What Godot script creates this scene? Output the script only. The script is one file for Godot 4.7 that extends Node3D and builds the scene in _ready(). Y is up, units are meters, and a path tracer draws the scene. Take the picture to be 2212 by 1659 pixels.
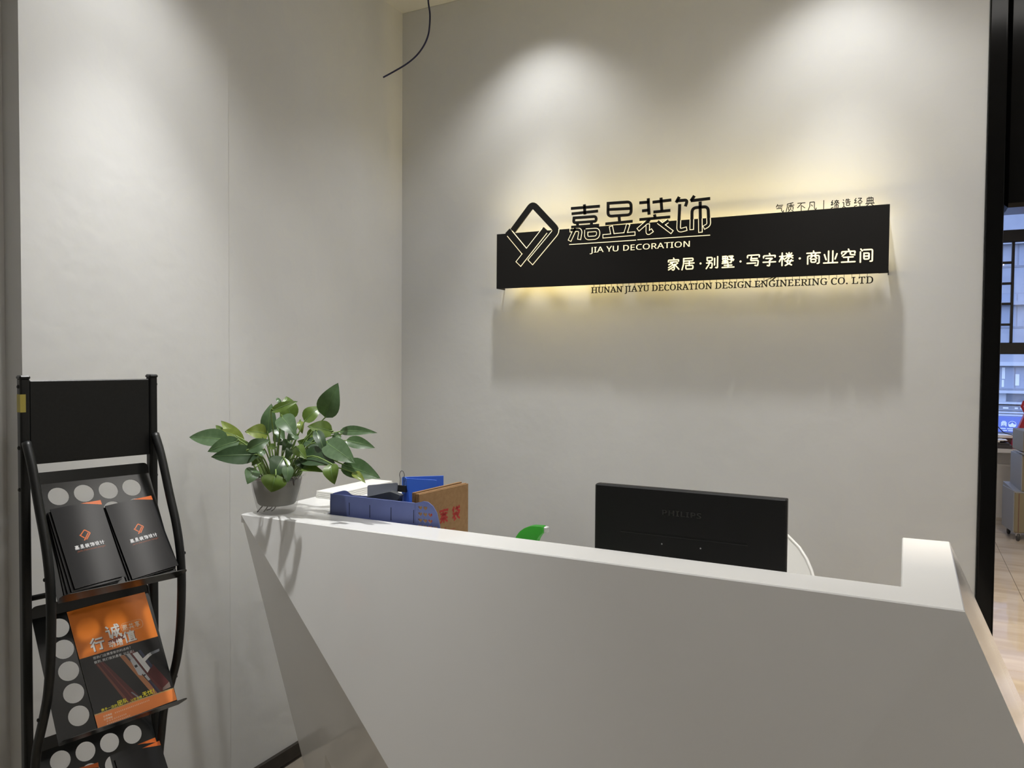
extends Node3D
# Reception corner of a small office: faceted white counter, back-lit wall sign, brochure rack, potted vine.
# Metres, y up. The camera stands at x = 0, z = 0; the sign wall is at z = -2.871, the left wall at x = -2.035.

const CEIL := 3.04
var M := {}
var taken := {}
var rng := RandomNumberGenerator.new()

func _ready():
	rng.seed = 7
	# ---- camera (picture taken as 2212 x 1659)
	var cam := Camera3D.new()
	cam.name = "camera"
	cam.position = Vector3(0, 1.5, 0)
	cam.rotation_degrees = Vector3(-1.737, 27.178, 0.4222)
	cam.fov = rad_to_deg(2.0 * atan(829.5 / 1667.8))
	cam.near = 0.05
	cam.far = 300.0
	add_child(cam)
	cam.current = true
	# ---- sky, exposure
	var sky_mat := ProceduralSkyMaterial.new()
	sky_mat.sky_top_color = Color(0.70, 0.79, 1.0)
	sky_mat.sky_horizon_color = Color(0.78, 0.86, 1.0)
	sky_mat.ground_horizon_color = Color(0.40, 0.47, 0.58)
	sky_mat.ground_bottom_color = Color(0.35, 0.40, 0.48)
	sky_mat.sky_energy_multiplier = SKY_E
	sky_mat.ground_energy_multiplier = SKY_E
	sky_mat.sun_angle_max = 0.0
	var sky := Sky.new()
	sky.sky_material = sky_mat
	var env := Environment.new()
	env.background_mode = Environment.BG_SKY
	env.sky = sky
	env.tonemap_mode = Environment.TONE_MAPPER_LINEAR
	env.tonemap_exposure = EXPOSURE
	env.sdfgi_enabled = true
	env.ssao_enabled = true
	env.ssil_enabled = true
	var we := WorldEnvironment.new()
	we.name = "world_environment"
	we.environment = env
	add_child(we)
	# ---- large area lights: fluorescent ceiling panels behind the viewer and in the far office
	for p in PANELS:
		var a := AreaLight3D.new()
		a.name = "panel_light"
		a.area_size = Vector2(p[4], p[5])
		a.position = Vector3(p[0], CEIL - 0.035, p[1])
		a.rotation_degrees = Vector3(-90, 0, 0)
		a.light_energy = p[2]
		a.light_color = p[3]
		a.area_range = 30.0
		a.area_attenuation = 2.0
		a.shadow_enabled = true
		add_child(a, true)
	make_materials()
	build_room()
	build_far_office()
	build_street()
	build_desk()
	build_ceiling_lights()
	build_sign()
	build_rack()
	build_plant()
	build_organizer()
	build_monitor()
	build_chair()
	build_small_things()

const SKY_E := 1.6
const EXPOSURE := 1.0
var PANELS := [
	[0.30, -1.85, 0.42, Color(1, 0.995, 0.99), 1.2, 0.3],
	[2.2, -0.6, 1.25, Color(1, 0.995, 0.985), 0.3, 1.2],
	[0.95, -4.1, 11.0, Color(1, 0.94, 0.86), 0.6, 0.3],
]
# recessed spots: x, z, energy, half angle, softness, energy and half angle of the narrow core beam
var SPOTS := [
	[-1.33, -2.577, 0.50, 54.0, 0.85, 1.7, 27.0, "recessed ceiling spotlight above the left end of the wall sign"],
	[-0.22, -2.577, 0.50, 54.0, 0.85, 1.7, 27.0, "recessed ceiling spotlight above the right end of the wall sign"],
	[-1.615, -1.446, 0.82, 51.0, 0.9, 2.6, 30.0, "recessed ceiling spotlight by the left wall above the brochure rack"],
	[-0.95, -1.30, 0.45, 60.0, 0.9, 0.0, 0.0, "recessed ceiling spotlight in front of the counter's left half"],
	[-0.65, -1.80, 0.6, 36.0, 1.0, 0.0, 0.0, "recessed ceiling spotlight straight above the middle of the counter"],
]

# ------------------------------------------------------------------ helpers
func lin(r: float, g: float, b: float) -> Color:
	return Color(r, g, b).linear_to_srgb()

func rgb(r: int, g: int, b: int) -> Color:
	return Color8(r, g, b)

func S(group := -1) -> SurfaceTool:
	var st := SurfaceTool.new()
	st.begin(Mesh.PRIMITIVE_TRIANGLES)
	st.set_smooth_group(group)
	return st

func commit(called: String, st: SurfaceTool, mat: Material, parent: Node = null, with_tangents := false) -> MeshInstance3D:
	st.generate_normals()
	if with_tangents:
		st.generate_tangents()
	return mesh_node(called, st.commit(), mat, parent)

func mesh_node(called: String, mesh: Mesh, mat: Material, parent: Node = null) -> MeshInstance3D:
	var o := MeshInstance3D.new()
	o.name = called if parent else numbered(called)
	o.mesh = mesh
	o.material_override = mat
	(parent if parent else self).add_child(o, true)
	return o

func numbered(called: String) -> String:
	if not taken.has(called):
		taken[called] = 0
		return called
	taken[called] += 1
	return "%s_%03d" % [called, taken[called]]

func thing(called: String, label: String, category: String, at := Vector3.ZERO, turn := 0.0, group := "") -> Node3D:
	var o := Node3D.new()
	o.name = numbered(called)
	add_child(o)
	o.position = at
	o.rotation.y = turn
	return tag(o, label, category, group)

func tag(o: Node3D, label: String, category: String, group := "") -> Node3D:
	o.set_meta("label", label)
	o.set_meta("category", category)
	if group:
		o.set_meta("group", group)
	return o

func dup(src: Node3D, label: String, group := "") -> Node3D:
	var base: String = src.get_meta("base_name", String(src.name))
	var o: Node3D = src.duplicate()
	o.name = numbered(base)
	o.set_meta("label", label)
	if group:
		o.set_meta("group", group)
	add_child(o)
	return o

func struct(called: String, st: SurfaceTool, mat: Material, label: String) -> MeshInstance3D:
	var o := commit(called, st, mat)
	o.set_meta("kind", "structure")
	o.set_meta("label", label)
	o.set_meta("category", called.split("_")[0])
	return o

func tri(st: SurfaceTool, a: Vector3, b: Vector3, c: Vector3, n: Vector3) -> void:
	if (a - c).cross(a - b).dot(n) < 0.0:
		var t := b
		b = c
		c = t
	st.add_vertex(a)
	st.add_vertex(b)
	st.add_vertex(c)

func quad(st: SurfaceTool, a: Vector3, b: Vector3, c: Vector3, d: Vector3, n: Vector3) -> void:
	tri(st, a, b, c, n)
	tri(st, a, c, d, n)

func box(st: SurfaceTool, lo: Vector3, hi: Vector3, ch := 0.0, xf := Transform3D.IDENTITY) -> void:
	# a box with chamfered edges
	var c := (lo + hi) / 2.0
	var h := (hi - lo).abs() / 2.0
	ch = minf(ch, minf(h.x, minf(h.y, h.z)) * 0.9)
	var out := xf.basis
	for ax in 3:
		for s in [-1.0, 1.0]:
			var n := Vector3.ZERO
			n[ax] = s
			var u := (ax + 1) % 3
			var v := (ax + 2) % 3
			var q := []
			for k in [[-1, -1], [1, -1], [1, 1], [-1, 1]]:
				var p := c
				p[ax] += s * h[ax]
				p[u] += k[0] * (h[u] - ch)
				p[v] += k[1] * (h[v] - ch)
				q.append(xf * p)
			quad(st, q[0], q[1], q[2], q[3], out * n)
	if ch <= 0.0:
		return
	for ax in 3:
		var u := (ax + 1) % 3
		var v := (ax + 2) % 3
		for su in [-1.0, 1.0]:
			for sv in [-1.0, 1.0]:
				var q := []
				for k in [[0, -1], [0, 1], [1, 1], [1, -1]]:
					var p := c
					p[ax] += k[1] * (h[ax] - ch)
					p[u] += su * (h[u] - (ch if k[0] == 1 else 0.0))
					p[v] += sv * (h[v] - (ch if k[0] == 0 else 0.0))
					q.append(xf * p)
				var n := Vector3.ZERO
				n[u] = su
				n[v] = sv
				quad(st, q[0], q[1], q[2], q[3], out * n)
	for sx in [-1.0, 1.0]:
		for sy in [-1.0, 1.0]:
			for sz in [-1.0, 1.0]:
				var g := Vector3(sx, sy, sz)
				var q := []
				for ax in 3:
					var p := c + g * (h - Vector3.ONE * ch)
					p[ax] = c[ax] + g[ax] * h[ax]
					q.append(xf * p)
				tri(st, q[0], q[1], q[2], out * g)

func prism(st: SurfaceTool, poly: PackedVector2Array, z0: float, z1: float, xf := Transform3D.IDENTITY) -> void:
	# a polygon in x, y given depth from z0 to z1
	if Geometry2D.is_polygon_clockwise(poly):
		poly = poly.duplicate()
		poly.reverse()
	var idx := Geometry2D.triangulate_polygon(poly)
	for i in range(0, idx.size(), 3):
		for z in [z0, z1]:
			var n: Vector3 = xf.basis * Vector3(0, 0, 1 if z == z1 else -1)
			tri(st, xf * Vector3(poly[idx[i]].x, poly[idx[i]].y, z), xf * Vector3(poly[idx[i + 1]].x, poly[idx[i + 1]].y, z), xf * Vector3(poly[idx[i + 2]].x, poly[idx[i + 2]].y, z), n)
	for i in poly.size():
		var a := poly[i]
		var b := poly[(i + 1) % poly.size()]
		var d := b - a
		var n := xf.basis * Vector3(d.y, -d.x, 0)
		quad(st, xf * Vector3(a.x, a.y, z0), xf * Vector3(b.x, b.y, z0), xf * Vector3(b.x, b.y, z1), xf * Vector3(a.x, a.y, z1), n)

func rounded(pts: PackedVector2Array, r: float, closed := false, steps := 5) -> PackedVector2Array:
	# corners of a polyline (or a closed outline) turned into short arcs
	var n := pts.size()
	if n < 3 or r <= 0.0:
		return pts
	var out := PackedVector2Array()
	for i in n:
		if not closed and (i == 0 or i == n - 1):
			out.append(pts[i])
			continue
		var p := pts[i]
		var a := pts[(i - 1 + n) % n] - p
		var b := pts[(i + 1) % n] - p
		var k := minf(r, minf(a.length(), b.length()) * 0.48)
		var p0 := p + a.normalized() * k
		var p1 := p + b.normalized() * k
		for s in steps + 1:
			var t := float(s) / steps
			out.append(p0.lerp(p, t).lerp(p.lerp(p1, t), t))
	return out

func rrect(w: float, h: float, r: float, c := Vector2.ZERO) -> PackedVector2Array:
	return rounded(PackedVector2Array([c + Vector2(-w, -h) / 2, c + Vector2(w, -h) / 2, c + Vector2(w, h) / 2, c + Vector2(-w, h) / 2]), r, true)

func ribbon(st: SurfaceTool, pts: PackedVector2Array, w: float, z0: float, z1: float, xf := Transform3D.IDENTITY, round_caps := false) -> void:
	# a stroke of even width laid along a polyline, with depth
	var n := pts.size()
	if n < 2:
		return
	var closed := n > 3 and pts[0].distance_to(pts[n - 1]) < 1e-5
	var L := []
	var R := []
	for i in n:
		var d0 := (pts[i] - pts[i - 1]).normalized() if i > 0 else ((pts[0] - pts[n - 2]).normalized() if closed else Vector2.ZERO)
		var d1 := (pts[i + 1] - pts[i]).normalized() if i < n - 1 else ((pts[1] - pts[0]).normalized() if closed else Vector2.ZERO)
		if d0 == Vector2.ZERO: d0 = d1
		if d1 == Vector2.ZERO: d1 = d0
		var m := (d0 + d1)
		m = d1 if m.length() < 0.05 else m.normalized()
		var nn := Vector2(-m.y, m.x)
		var k := 0.5 * w / maxf(0.55, nn.dot(Vector2(-d1.y, d1.x)))
		L.append(pts[i] + nn * k)
		R.append(pts[i] - nn * k)
	for i in n - 1:
		var q := [L[i], R[i], R[i + 1], L[i + 1]]
		for z in [z0, z1]:
			quad(st, xf * Vector3(q[0].x, q[0].y, z), xf * Vector3(q[1].x, q[1].y, z), xf * Vector3(q[2].x, q[2].y, z), xf * Vector3(q[3].x, q[3].y, z), xf.basis * Vector3(0, 0, 1 if z == z1 else -1))
		for e in [[L[i], L[i + 1]], [R[i], R[i + 1]]]:
			var mid: Vector2 = (e[0] + e[1]) / 2.0 - (pts[i] + pts[i + 1]) / 2.0
			quad(st, xf * Vector3(e[0].x, e[0].y, z0), xf * Vector3(e[1].x, e[1].y, z0), xf * Vector3(e[1].x, e[1].y, z1), xf * Vector3(e[0].x, e[0].y, z1), xf.basis * Vector3(mid.x, mid.y, 0))
	if closed:
		return
	for e in [[0, -1.0], [n - 1, 1.0]]:
		var i: int = e[0]
		var d: Vector2 = (pts[1] - pts[0]).normalized() if i == 0 else (pts[n - 1] - pts[n - 2]).normalized()
		d *= e[1]
		if round_caps:
			var fan := PackedVector2Array()
			var s := Vector2(-d.y, d.x)
			for k in 7:
				var a := PI * k / 6.0
				fan.append(pts[i] + (s * cos(a) + d * sin(a)) * w * 0.5)
			prism(st, fan, z0, z1, xf)
		else:
			quad(st, xf * Vector3(L[i].x, L[i].y, z0), xf * Vector3(R[i].x, R[i].y, z0), xf * Vector3(R[i].x, R[i].y, z1), xf * Vector3(L[i].x, L[i].y, z1), xf.basis * Vector3(d.x, d.y, 0))

func tube(st: SurfaceTool, pts: Array, r: float, sides := 10, taper := 1.0) -> void:
	# a round bar swept along points
	var n := pts.size()
	var up := Vector3(0.31, 0.92, 0.23).normalized()
	var rings := []
	for i in n:
		var d: Vector3 = (pts[mini(i + 1, n - 1)] - pts[maxi(i - 1, 0)]).normalized()
		var x := (up - d * up.dot(d))
		x = (d.cross(Vector3.RIGHT) if x.length() < 0.01 else x).normalized()
		up = x
		var y := d.cross(x)
		var rr := r * lerpf(1.0, taper, float(i) / (n - 1))
		var ring := []
		for k in sides:
			var a := TAU * k / sides
			ring.append(pts[i] + (x * cos(a) + y * sin(a)) * rr)
		rings.append(ring)
	for i in n - 1:
		for k in sides:
			var k2 := (k + 1) % sides
			var nn: Vector3 = (rings[i][k] + rings[i][k2] - pts[i] * 2.0)
			quad(st, rings[i][k], rings[i][k2], rings[i + 1][k2], rings[i + 1][k], nn)
	for e in [[0, 1], [n - 1, n - 2]]:
		var nn: Vector3 = pts[e[0]] - pts[e[1]]
		for k in sides:
			tri(st, pts[e[0]], rings[e[0]][k], rings[e[0]][(k + 1) % sides], nn)

func curve(pts: Array, steps := 6) -> Array:
	# Catmull-Rom through the points
	var out := []
	var n := pts.size()
	for i in n - 1:
		var p0 = pts[maxi(i - 1, 0)]
		var p3 = pts[mini(i + 2, n - 1)]
		for s in steps:
			out.append(pts[i].cubic_interpolate(pts[i + 1], p0, p3, float(s) / steps))
	out.append(pts[n - 1])
	return out

func lathe(st: SurfaceTool, prof: Array, sides := 32, xf := Transform3D.IDENTITY) -> void:
	# prof: Vector2(radius, height), listed so that the outside lies to the right of the way up
	for i in prof.size() - 1:
		var a: Vector2 = prof[i]
		var b: Vector2 = prof[i + 1]
		var d := b - a
		for k in sides:
			var t0 := TAU * k / sides
			var t1 := TAU * (k + 1) / sides
			var p := [Vector3(a.x * cos(t0), a.y, a.x * sin(t0)), Vector3(a.x * cos(t1), a.y, a.x * sin(t1)), Vector3(b.x * cos(t1), b.y, b.x * sin(t1)), Vector3(b.x * cos(t0), b.y, b.x * sin(t0))]
			var tm := (t0 + t1) / 2.0
			var n := Vector3(d.y * cos(tm), -d.x, d.y * sin(tm))
			if a.x < 1e-6:
				tri(st, xf * p[0], xf * p[2], xf * p[3], xf.basis * n)
			elif b.x < 1e-6:
				tri(st, xf * p[0], xf * p[1], xf * p[2], xf.basis * n)
			else:
				quad(st, xf * p[0], xf * p[1], xf * p[2], xf * p[3], xf.basis * n)

func words(called: String, text: String, font: String, rect: Rect2, depth: float, z: float, mat: Material, parent: Node, weight := 400, bold := 0.0) -> MeshInstance3D:
	# extruded lettering fitted into a rectangle (x, y of its lower left corner, width, height)
	var f := SystemFont.new()
	f.font_names = PackedStringArray([font])
	f.font_weight = weight
	var t := TextMesh.new()
	var fv := FontVariation.new()
	fv.base_font = f
	fv.variation_embolden = bold
	t.font = fv
	t.text = text
	t.font_size = 64
	t.pixel_size = 0.01
	t.depth = 1.0
	t.curve_step = 1.0
	var bb := t.get_aabb()
	var o := mesh_node(called, t, mat, parent)
	var s := Vector3(rect.size.x / bb.size.x, rect.size.y / bb.size.y, depth)
	o.scale = s
	o.position = Vector3(rect.position.x - bb.position.x * s.x, rect.position.y - bb.position.y * s.y, z + depth * 0.5)
	return o

# ------------------------------------------------------------------ written characters as strokes (0..100, y down)
const YAN := "12,8 22,20;6,36 24,36 24,84 36,74;"
const SILK := "28,4 10,28 30,28 8,54 36,50;6,86 38,76;"
const MAN := "26,4 4,46;18,30 18,96;"
const WOOD := "6,28 40,28;23,4 23,96;22,30 4,66;24,36 38,52;"
const COAT := "50,42 50,52;8,54 92,54;46,54 8,84;32,70 32,96 50,88;80,62 64,72;52,56 66,78 94,96"
const GLYPH := {
	"嘉": "12,12 88,12;50,2 50,25;22,25 78,25;28,34 72,34 72,46 28,46 28,34;36,49 41,57;64,49 59,57;8,60 92,60;12,71 46,71 43,94 36,92;28,62 26,76 14,95;58,71 88,71 88,93 58,93 58,71",
	"昱": "28,5 72,5 72,42 28,42 28,5;28,23 72,23;50,46 50,56;15,57 85,57;36,63 41,84;64,63 58,84;6,90 94,90",
	"装": "14,14 24,24;33,4 33,46;12,40 30,30;66,4 66,40;44,18 92,18;48,40 88,40;50,44 50,52;8,54 92,54;48,54 10,82;32,68 32,95 50,86;82,62 62,72;50,56 64,76 94,95",
	"饰": "22,4 8,32;18,20 42,20 38,34;24,36 24,90 42,78;60,4 48,30;56,18 96,18;54,80 54,38 92,38 92,74 84,78;73,20 73,98",
	"设": YAN + "48,8 48,24 38,38;48,8 76,8 76,32 94,32;46,48 84,48 66,78 40,96;52,54 68,78 96,96",
	"计": YAN + "46,40 96,40;71,6 71,97",
	"家": "50,2 54,10;8,30 8,16 92,16 90,28;22,32 78,32;50,32 12,52;36,44 56,62 58,88 48,96 40,92;44,56 10,74;52,70 10,92;84,42 60,56;58,50 94,90",
	"居": "16,8 88,8 88,28 16,28;16,8 16,50 4,96;28,46 96,46;60,32 60,64;34,64 88,64 88,92 34,92 34,64",
	"别": "12,8 50,8 50,34 12,34 12,8;8,50 50,50 48,90 36,88;30,36 28,60 6,94;68,16 68,68;90,4 90,92 76,88",
	"墅": "10,6 46,6 46,38 10,38 10,6;10,22 46,22;28,6 28,58;8,48 48,48;6,61 50,58;56,6 90,6 74,20;64,14 82,26;54,32 94,32 86,42;74,32 74,58 62,56;50,66 50,92;22,77 78,77;6,93 94,93",
	"写": "8,26 8,8 92,8 90,24;36,20 30,50 84,50 80,92 62,88;34,35 76,35;6,70 66,70",
	"字": "50,2 54,12;8,32 8,18 92,18 90,30;26,38 74,38 52,54;52,54 52,94 36,90;6,65 94,65",
	"楼": WOOD + "70,4 70,46;46,26 96,26;52,8 60,18;88,8 78,20;68,28 46,46;72,28 96,44;64,50 54,74 88,94;86,56 76,80 46,96;44,64 98,64",
	"商": "50,2 52,12;6,16 94,16;34,20 40,32;66,20 60,32;12,96 12,36 88,36 88,92 76,94;40,42 28,56;60,42 72,56;34,62 66,62 66,84 34,84 34,62",
	"业": "36,6 36,90;64,6 64,90;8,30 20,68;92,28 80,66;4,92 96,92",
	"空": "50,2 54,12;8,32 8,18 92,18 90,32;36,26 12,48;62,24 62,40 90,44;20,58 80,58;50,58 50,90;8,92 92,92",
	"间": "12,4 22,16;10,24 10,96;32,10 90,10 90,92 76,92;34,34 68,34 68,76 34,76 34,34;34,55 68,55",
	"气": "28,2 10,36;24,16 88,16;28,34 80,34;14,52 72,52 72,80 84,94 94,92 94,76",
	"质": "84,4 16,14;16,14 16,50 4,94;28,30 94,30;58,12 56,40;32,80 32,44 82,44 82,78;57,52 52,74 28,96;62,80 86,96",
	"不": "6,12 94,12;54,14 6,62;50,34 50,96;58,42 92,68",
	"凡": "24,8 24,50 6,94;24,8 74,8 74,76 82,90 94,90 94,74;40,36 54,54",
	"缔": SILK + "68,2 70,10;46,14 94,14;56,18 60,30;82,18 78,30;44,48 44,34 96,34 94,46;52,88 52,54 88,54 88,84 80,84;70,40 70,98",
	"造": "52,4 42,24;48,16 88,16;68,2 68,34;38,34 96,34;50,46 86,46 86,70 50,70 50,46;12,8 22,20;6,38 22,38 22,78 6,92;22,78 44,92 96,94",
	"经": SILK + "48,8 88,8 44,48;66,26 96,46;50,56 92,56;70,56 70,92;42,92 98,92",
	"典": "20,14 80,14 80,66;20,14 20,66;40,2 40,66;60,2 60,66;20,40 80,40;4,68 96,68;36,74 12,94;62,74 88,94",
	"诚": YAN + "44,24 94,24;46,24 46,54 34,94;46,48 62,48 60,78 52,76;70,4 76,60 96,94 96,78;90,42 62,92;82,6 90,14",
	"邀": "38,4 34,12;28,12 52,12 52,36 28,36 28,12;28,24 52,24;40,38 40,46;24,46 56,46;36,50 26,76;34,58 52,58 48,76 42,74;70,4 58,34;66,20 96,20;86,22 58,76;66,34 96,76;8,8 16,20;4,38 16,38 16,80 4,92;16,80 40,92 96,94",
	"共": "10,28 90,28;34,6 34,66;66,6 66,66;4,66 96,66;36,74 12,95;62,74 90,95",
	"享": "50,2 52,12;8,14 92,14;28,24 72,24 72,42 28,42 28,24;22,52 76,52 54,64;52,64 52,92 38,90;6,72 94,72",
	"行": "32,4 8,32;34,30 6,60;22,48 22,96;46,14 90,14;40,40 96,40;74,40 74,92 60,90",
	"动": "10,16 46,16;4,38 50,38;26,38 10,76 46,70;38,56 50,84;54,30 92,30 88,88 76,88;72,6 70,46 48,94",
	"增": "6,36 36,36;21,10 21,80;4,86 38,74;52,2 58,12;84,2 78,12;44,16 94,16 94,50 44,50 44,16;69,16 69,50;56,24 60,40;82,24 78,40;50,58 88,58 88,96 50,96 50,58;50,77 88,77",
	"值": MAN + "36,18 94,18;66,4 64,30;46,30 86,30 86,88;46,30 46,88;46,44 86,44;46,58 86,58;46,72 86,72;34,90 98,90",
	"案": "50,2 52,10;8,24 8,12 92,12 90,22;44,18 34,38 78,54;68,26 56,44 18,56;10,34 90,34;8,66 92,66;50,54 50,98;46,68 10,94;54,68 92,94",
	"袋": "26,4 6,30;18,20 18,44;34,22 94,14;54,4 62,30 88,42 92,34;78,4 86,10;" + COAT,
	"档": WOOD + "70,6 70,36;52,12 58,30;90,10 82,30;48,42 90,42 90,92;52,66 90,66;46,92 90,92",
	"团": "10,8 90,8 90,96 10,96 10,8;22,38 78,38;56,20 56,82 46,80;54,42 24,72",
	"队": "12,96 12,8 40,8 28,38 40,56 30,72;66,6 64,48 40,96;66,46 96,96",
	"无": "14,10 86,10;6,40 94,40;48,10 44,58 8,94;60,40 60,84 68,92 92,92 94,74",
	"忧": "18,4 18,96;6,26 4,46;28,22 32,36;42,32 96,32;60,6 58,60 38,94;72,34 72,86 80,92 94,90 96,74;80,8 90,18",
	"携": "4,26 36,26;22,4 22,92 10,88;4,64 36,50;52,4 42,24;48,14 48,50;66,4 70,12;50,16 94,16;50,28 90,28;50,39 90,39;48,50 94,50;70,14 70,50;46,60 84,60 78,74 92,74 86,94 76,92;58,60 54,80 42,96",
	"手": "78,4 20,14;14,34 86,34;6,58 94,58;50,12 50,92 36,90",
	"一": "6,50 94,50",
	"流": "10,8 22,18;4,34 16,44;6,94 22,62;62,2 66,12;34,16 96,16;58,18 44,40 84,36;74,28 90,44;44,52 42,72 32,94;62,52 62,90;80,52 80,88 96,90 96,78",
	"的": "26,2 20,14;10,16 40,16 40,86 10,86 10,16;10,50 40,50;62,4 48,38;58,22 92,22 88,88 74,88;62,46 74,62",
	"让": YAN + "66,8 66,88;66,42 92,42;40,90 98,90",
	"您": "22,4 4,34;14,22 14,56;44,4 32,26;42,16 92,16 86,26;64,18 64,52 54,50;46,30 36,46;80,30 90,46;14,68 8,86;30,64 34,90 68,92 72,80;48,62 56,74;80,66 92,82",
	"全": "50,2 4,44;50,2 96,44;26,44 74,44;22,66 78,66;50,44 50,90;8,92 92,92",
	"程": "38,4 8,14;4,32 42,32;24,12 24,96;22,36 4,68;28,42 42,58;52,8 88,8 88,34 52,34 52,8;48,48 94,48;50,68 92,68;71,48 71,90;44,92 98,92",
	"门": "14,4 26,16;12,22 12,96;38,10 90,10 90,90 76,92",
	"店": "50,2 54,12;14,14 92,14;14,14 14,56 4,96;56,22 56,56;56,38 88,38;32,58 84,58 84,92 32,92 32,58",
	"需": "18,6 82,6;8,30 8,16 92,16 90,28;50,6 50,36;24,24 40,24;60,24 76,24;24,34 40,34;60,34 76,34;6,46 94,46;46,46 40,58;14,96 14,58 86,58 86,92;38,58 38,90;62,58 62,90",
	"要": "6,8 94,8;16,22 84,22 84,46 16,46 16,22;38,8 38,46;62,8 62,46;44,50 30,74 84,94;72,62 56,82 12,96;4,62 96,62",
	"新": "28,2 30,10;6,14 50,14;16,18 20,32;42,18 36,32;4,36 54,36;8,56 50,56;28,36 28,90 20,88;24,62 6,82;34,62 48,76;88,6 62,14;62,14 62,50 52,94;62,40 98,40;82,40 82,96",
	"利": "40,4 8,14;4,32 50,32;26,12 26,96;24,36 4,70;30,42 48,60;66,16 66,68;90,4 90,92 78,88",
	"点": "50,4 50,36;50,18 88,18;20,36 80,36 80,64 20,64 20,36;12,76 6,94;32,76 36,92;56,76 62,92;80,74 92,92",
	"吗": "8,18 34,18 34,70 8,70 8,18;46,10 84,10 80,44;52,24 48,44 92,44 86,90 76,88;42,66 78,66",
	"做": MAN + "28,26 58,26;43,6 43,50;32,50 54,50 54,86 32,86 32,50;74,4 62,40;70,24 98,24;90,26 60,96;68,44 96,96",
	"我": "40,4 10,16;4,34 96,34;30,14 30,92 18,88;4,66 48,52;58,4 66,60 92,94 94,76;86,50 54,90;74,8 88,20",
	"们": MAN + "40,6 48,16;38,24 38,96;58,12 92,12 92,90 80,92",
	"到": "4,10 54,10;28,12 10,40 50,36;40,26 52,42;8,58 52,58;30,40 30,86;4,92 54,84;68,14 68,68;90,4 90,92 78,88",
	"最": "24,4 76,4 76,30 24,30 24,4;24,17 76,17;4,40 96,40;16,40 16,86;44,40 44,96;16,54 44,54;16,68 44,68;4,88 44,82;54,54 88,54 74,78 50,96;58,60 74,80 96,96",
	"论": YAN + "66,4 38,40;66,4 96,38;52,46 52,86 60,92 90,92 92,76;84,46 54,68",
	"斤": "80,6 20,16;20,16 20,56 6,94;20,42 96,42;62,42 62,96",
	"买": "10,10 88,10 78,26;26,26 38,36;14,44 26,54;4,64 96,64;54,22 50,64 8,96;60,72 92,96",
	"公": "36,6 6,50;64,6 96,48;46,48 18,88 78,82;68,64 90,96",
	"司": "12,10 88,10 88,92 72,90;14,28 70,28;18,46 66,46 66,80 18,80 18,46",
	"地": "4,36 38,36;20,8 20,82;4,88 40,74;44,44 96,30 92,66 84,64;66,4 66,70;50,18 50,84 58,92 94,92 96,76",
	"址": "4,36 38,36;20,8 20,82;4,88 40,74;70,4 70,90;70,44 96,44;50,34 50,90;40,92 98,92",
	"尚": "50,2 50,28;26,8 34,24;76,6 66,24;12,96 12,32 88,32 88,92 76,94;32,48 68,48 68,76 32,76 32,48",
	"珀": "4,14 40,14;6,44 38,44;22,14 22,78;2,84 42,74;70,4 62,20;52,22 92,22 92,90 52,90 52,22;52,56 92,56",
	"，": "20,80 26,88 14,98",
	"！": "20,6 20,70;20,90 20,96",
	"？": "14,20 30,8 50,20 32,50 32,70;32,90 32,96",
	"·": "48,50 52,50",
}

func strokes(code: String) -> Array:
	var out := []
	for part in code.split(";", false):
		var p := PackedVector2Array()
		for q in part.split(" ", false):
			var n := q.split(",")
			p.append(Vector2(float(n[0]), float(n[1])))
		out.append(p)
	return out

func glyph_mesh(st: SurfaceTool, ch: String, at: Vector2, size: Vector2, w: float, z0: float, z1: float, soft := 0.08, round_caps := true) -> void:
	# at = lower left corner
	for s in strokes(GLYPH[ch]):
		var p := PackedVector2Array()
		for q in s:
			p.append(at + Vector2(q.x / 100.0 * size.x, (1.0 - q.y / 100.0) * size.y))
		ribbon(st, rounded(p, soft * size.y), w, z0, z1, Transform3D.IDENTITY, round_caps)

# ------------------------------------------------------------------ drawing flat print into pictures
func fill_poly(im: Image, p: PackedVector2Array, c: Color) -> void:
	var lo := p[0].y
	var hi := p[0].y
	for q in p:
		lo = minf(lo, q.y)
		hi = maxf(hi, q.y)
	for y in range(maxi(0, int(floor(lo))), mini(im.get_height(), int(ceil(hi)) + 1)):
		var xs := []
		var yy := y + 0.5
		for i in p.size():
			var a := p[i]
			var b := p[(i + 1) % p.size()]
			if (a.y <= yy) != (b.y <= yy):
				xs.append(a.x + (yy - a.y) / (b.y - a.y) * (b.x - a.x))
		xs.sort()
		for k in range(0, xs.size() - 1, 2):
			var x0 := int(round(xs[k]))
			var x1 := int(round(xs[k + 1]))
			if x1 > x0:
				im.fill_rect(Rect2i(x0, y, x1 - x0, 1), c)

func draw_line(im: Image, p: PackedVector2Array, w: float, c: Color) -> void:
	for i in p.size() - 1:
		var d := (p[i + 1] - p[i]).normalized() * w * 0.5
		var n := Vector2(-d.y, d.x)
		fill_poly(im, PackedVector2Array([p[i] - d * 0.6 + n, p[i + 1] + d * 0.6 + n, p[i + 1] + d * 0.6 - n, p[i] - d * 0.6 - n]), c)

func draw_text(im: Image, text: String, x: float, y: float, size: float, w: float, c: Color, dx := Vector2(1, 0), squeeze := 1.0) -> void:
	# x, y = upper left corner
	var dy := Vector2(-dx.y, dx.x)
	var o := Vector2(x, y)
	for ch in text:
		if GLYPH.has(ch):
			for s in strokes(GLYPH[ch]):
				var p := PackedVector2Array()
				for q in s:
					p.append(o + dx * q.x / 100.0 * size * squeeze + dy * q.y / 100.0 * size)
				draw_line(im, p, w, c)
		o += dx * size * squeeze * (0.5 if ch in "，！？" else 1.12)

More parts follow.
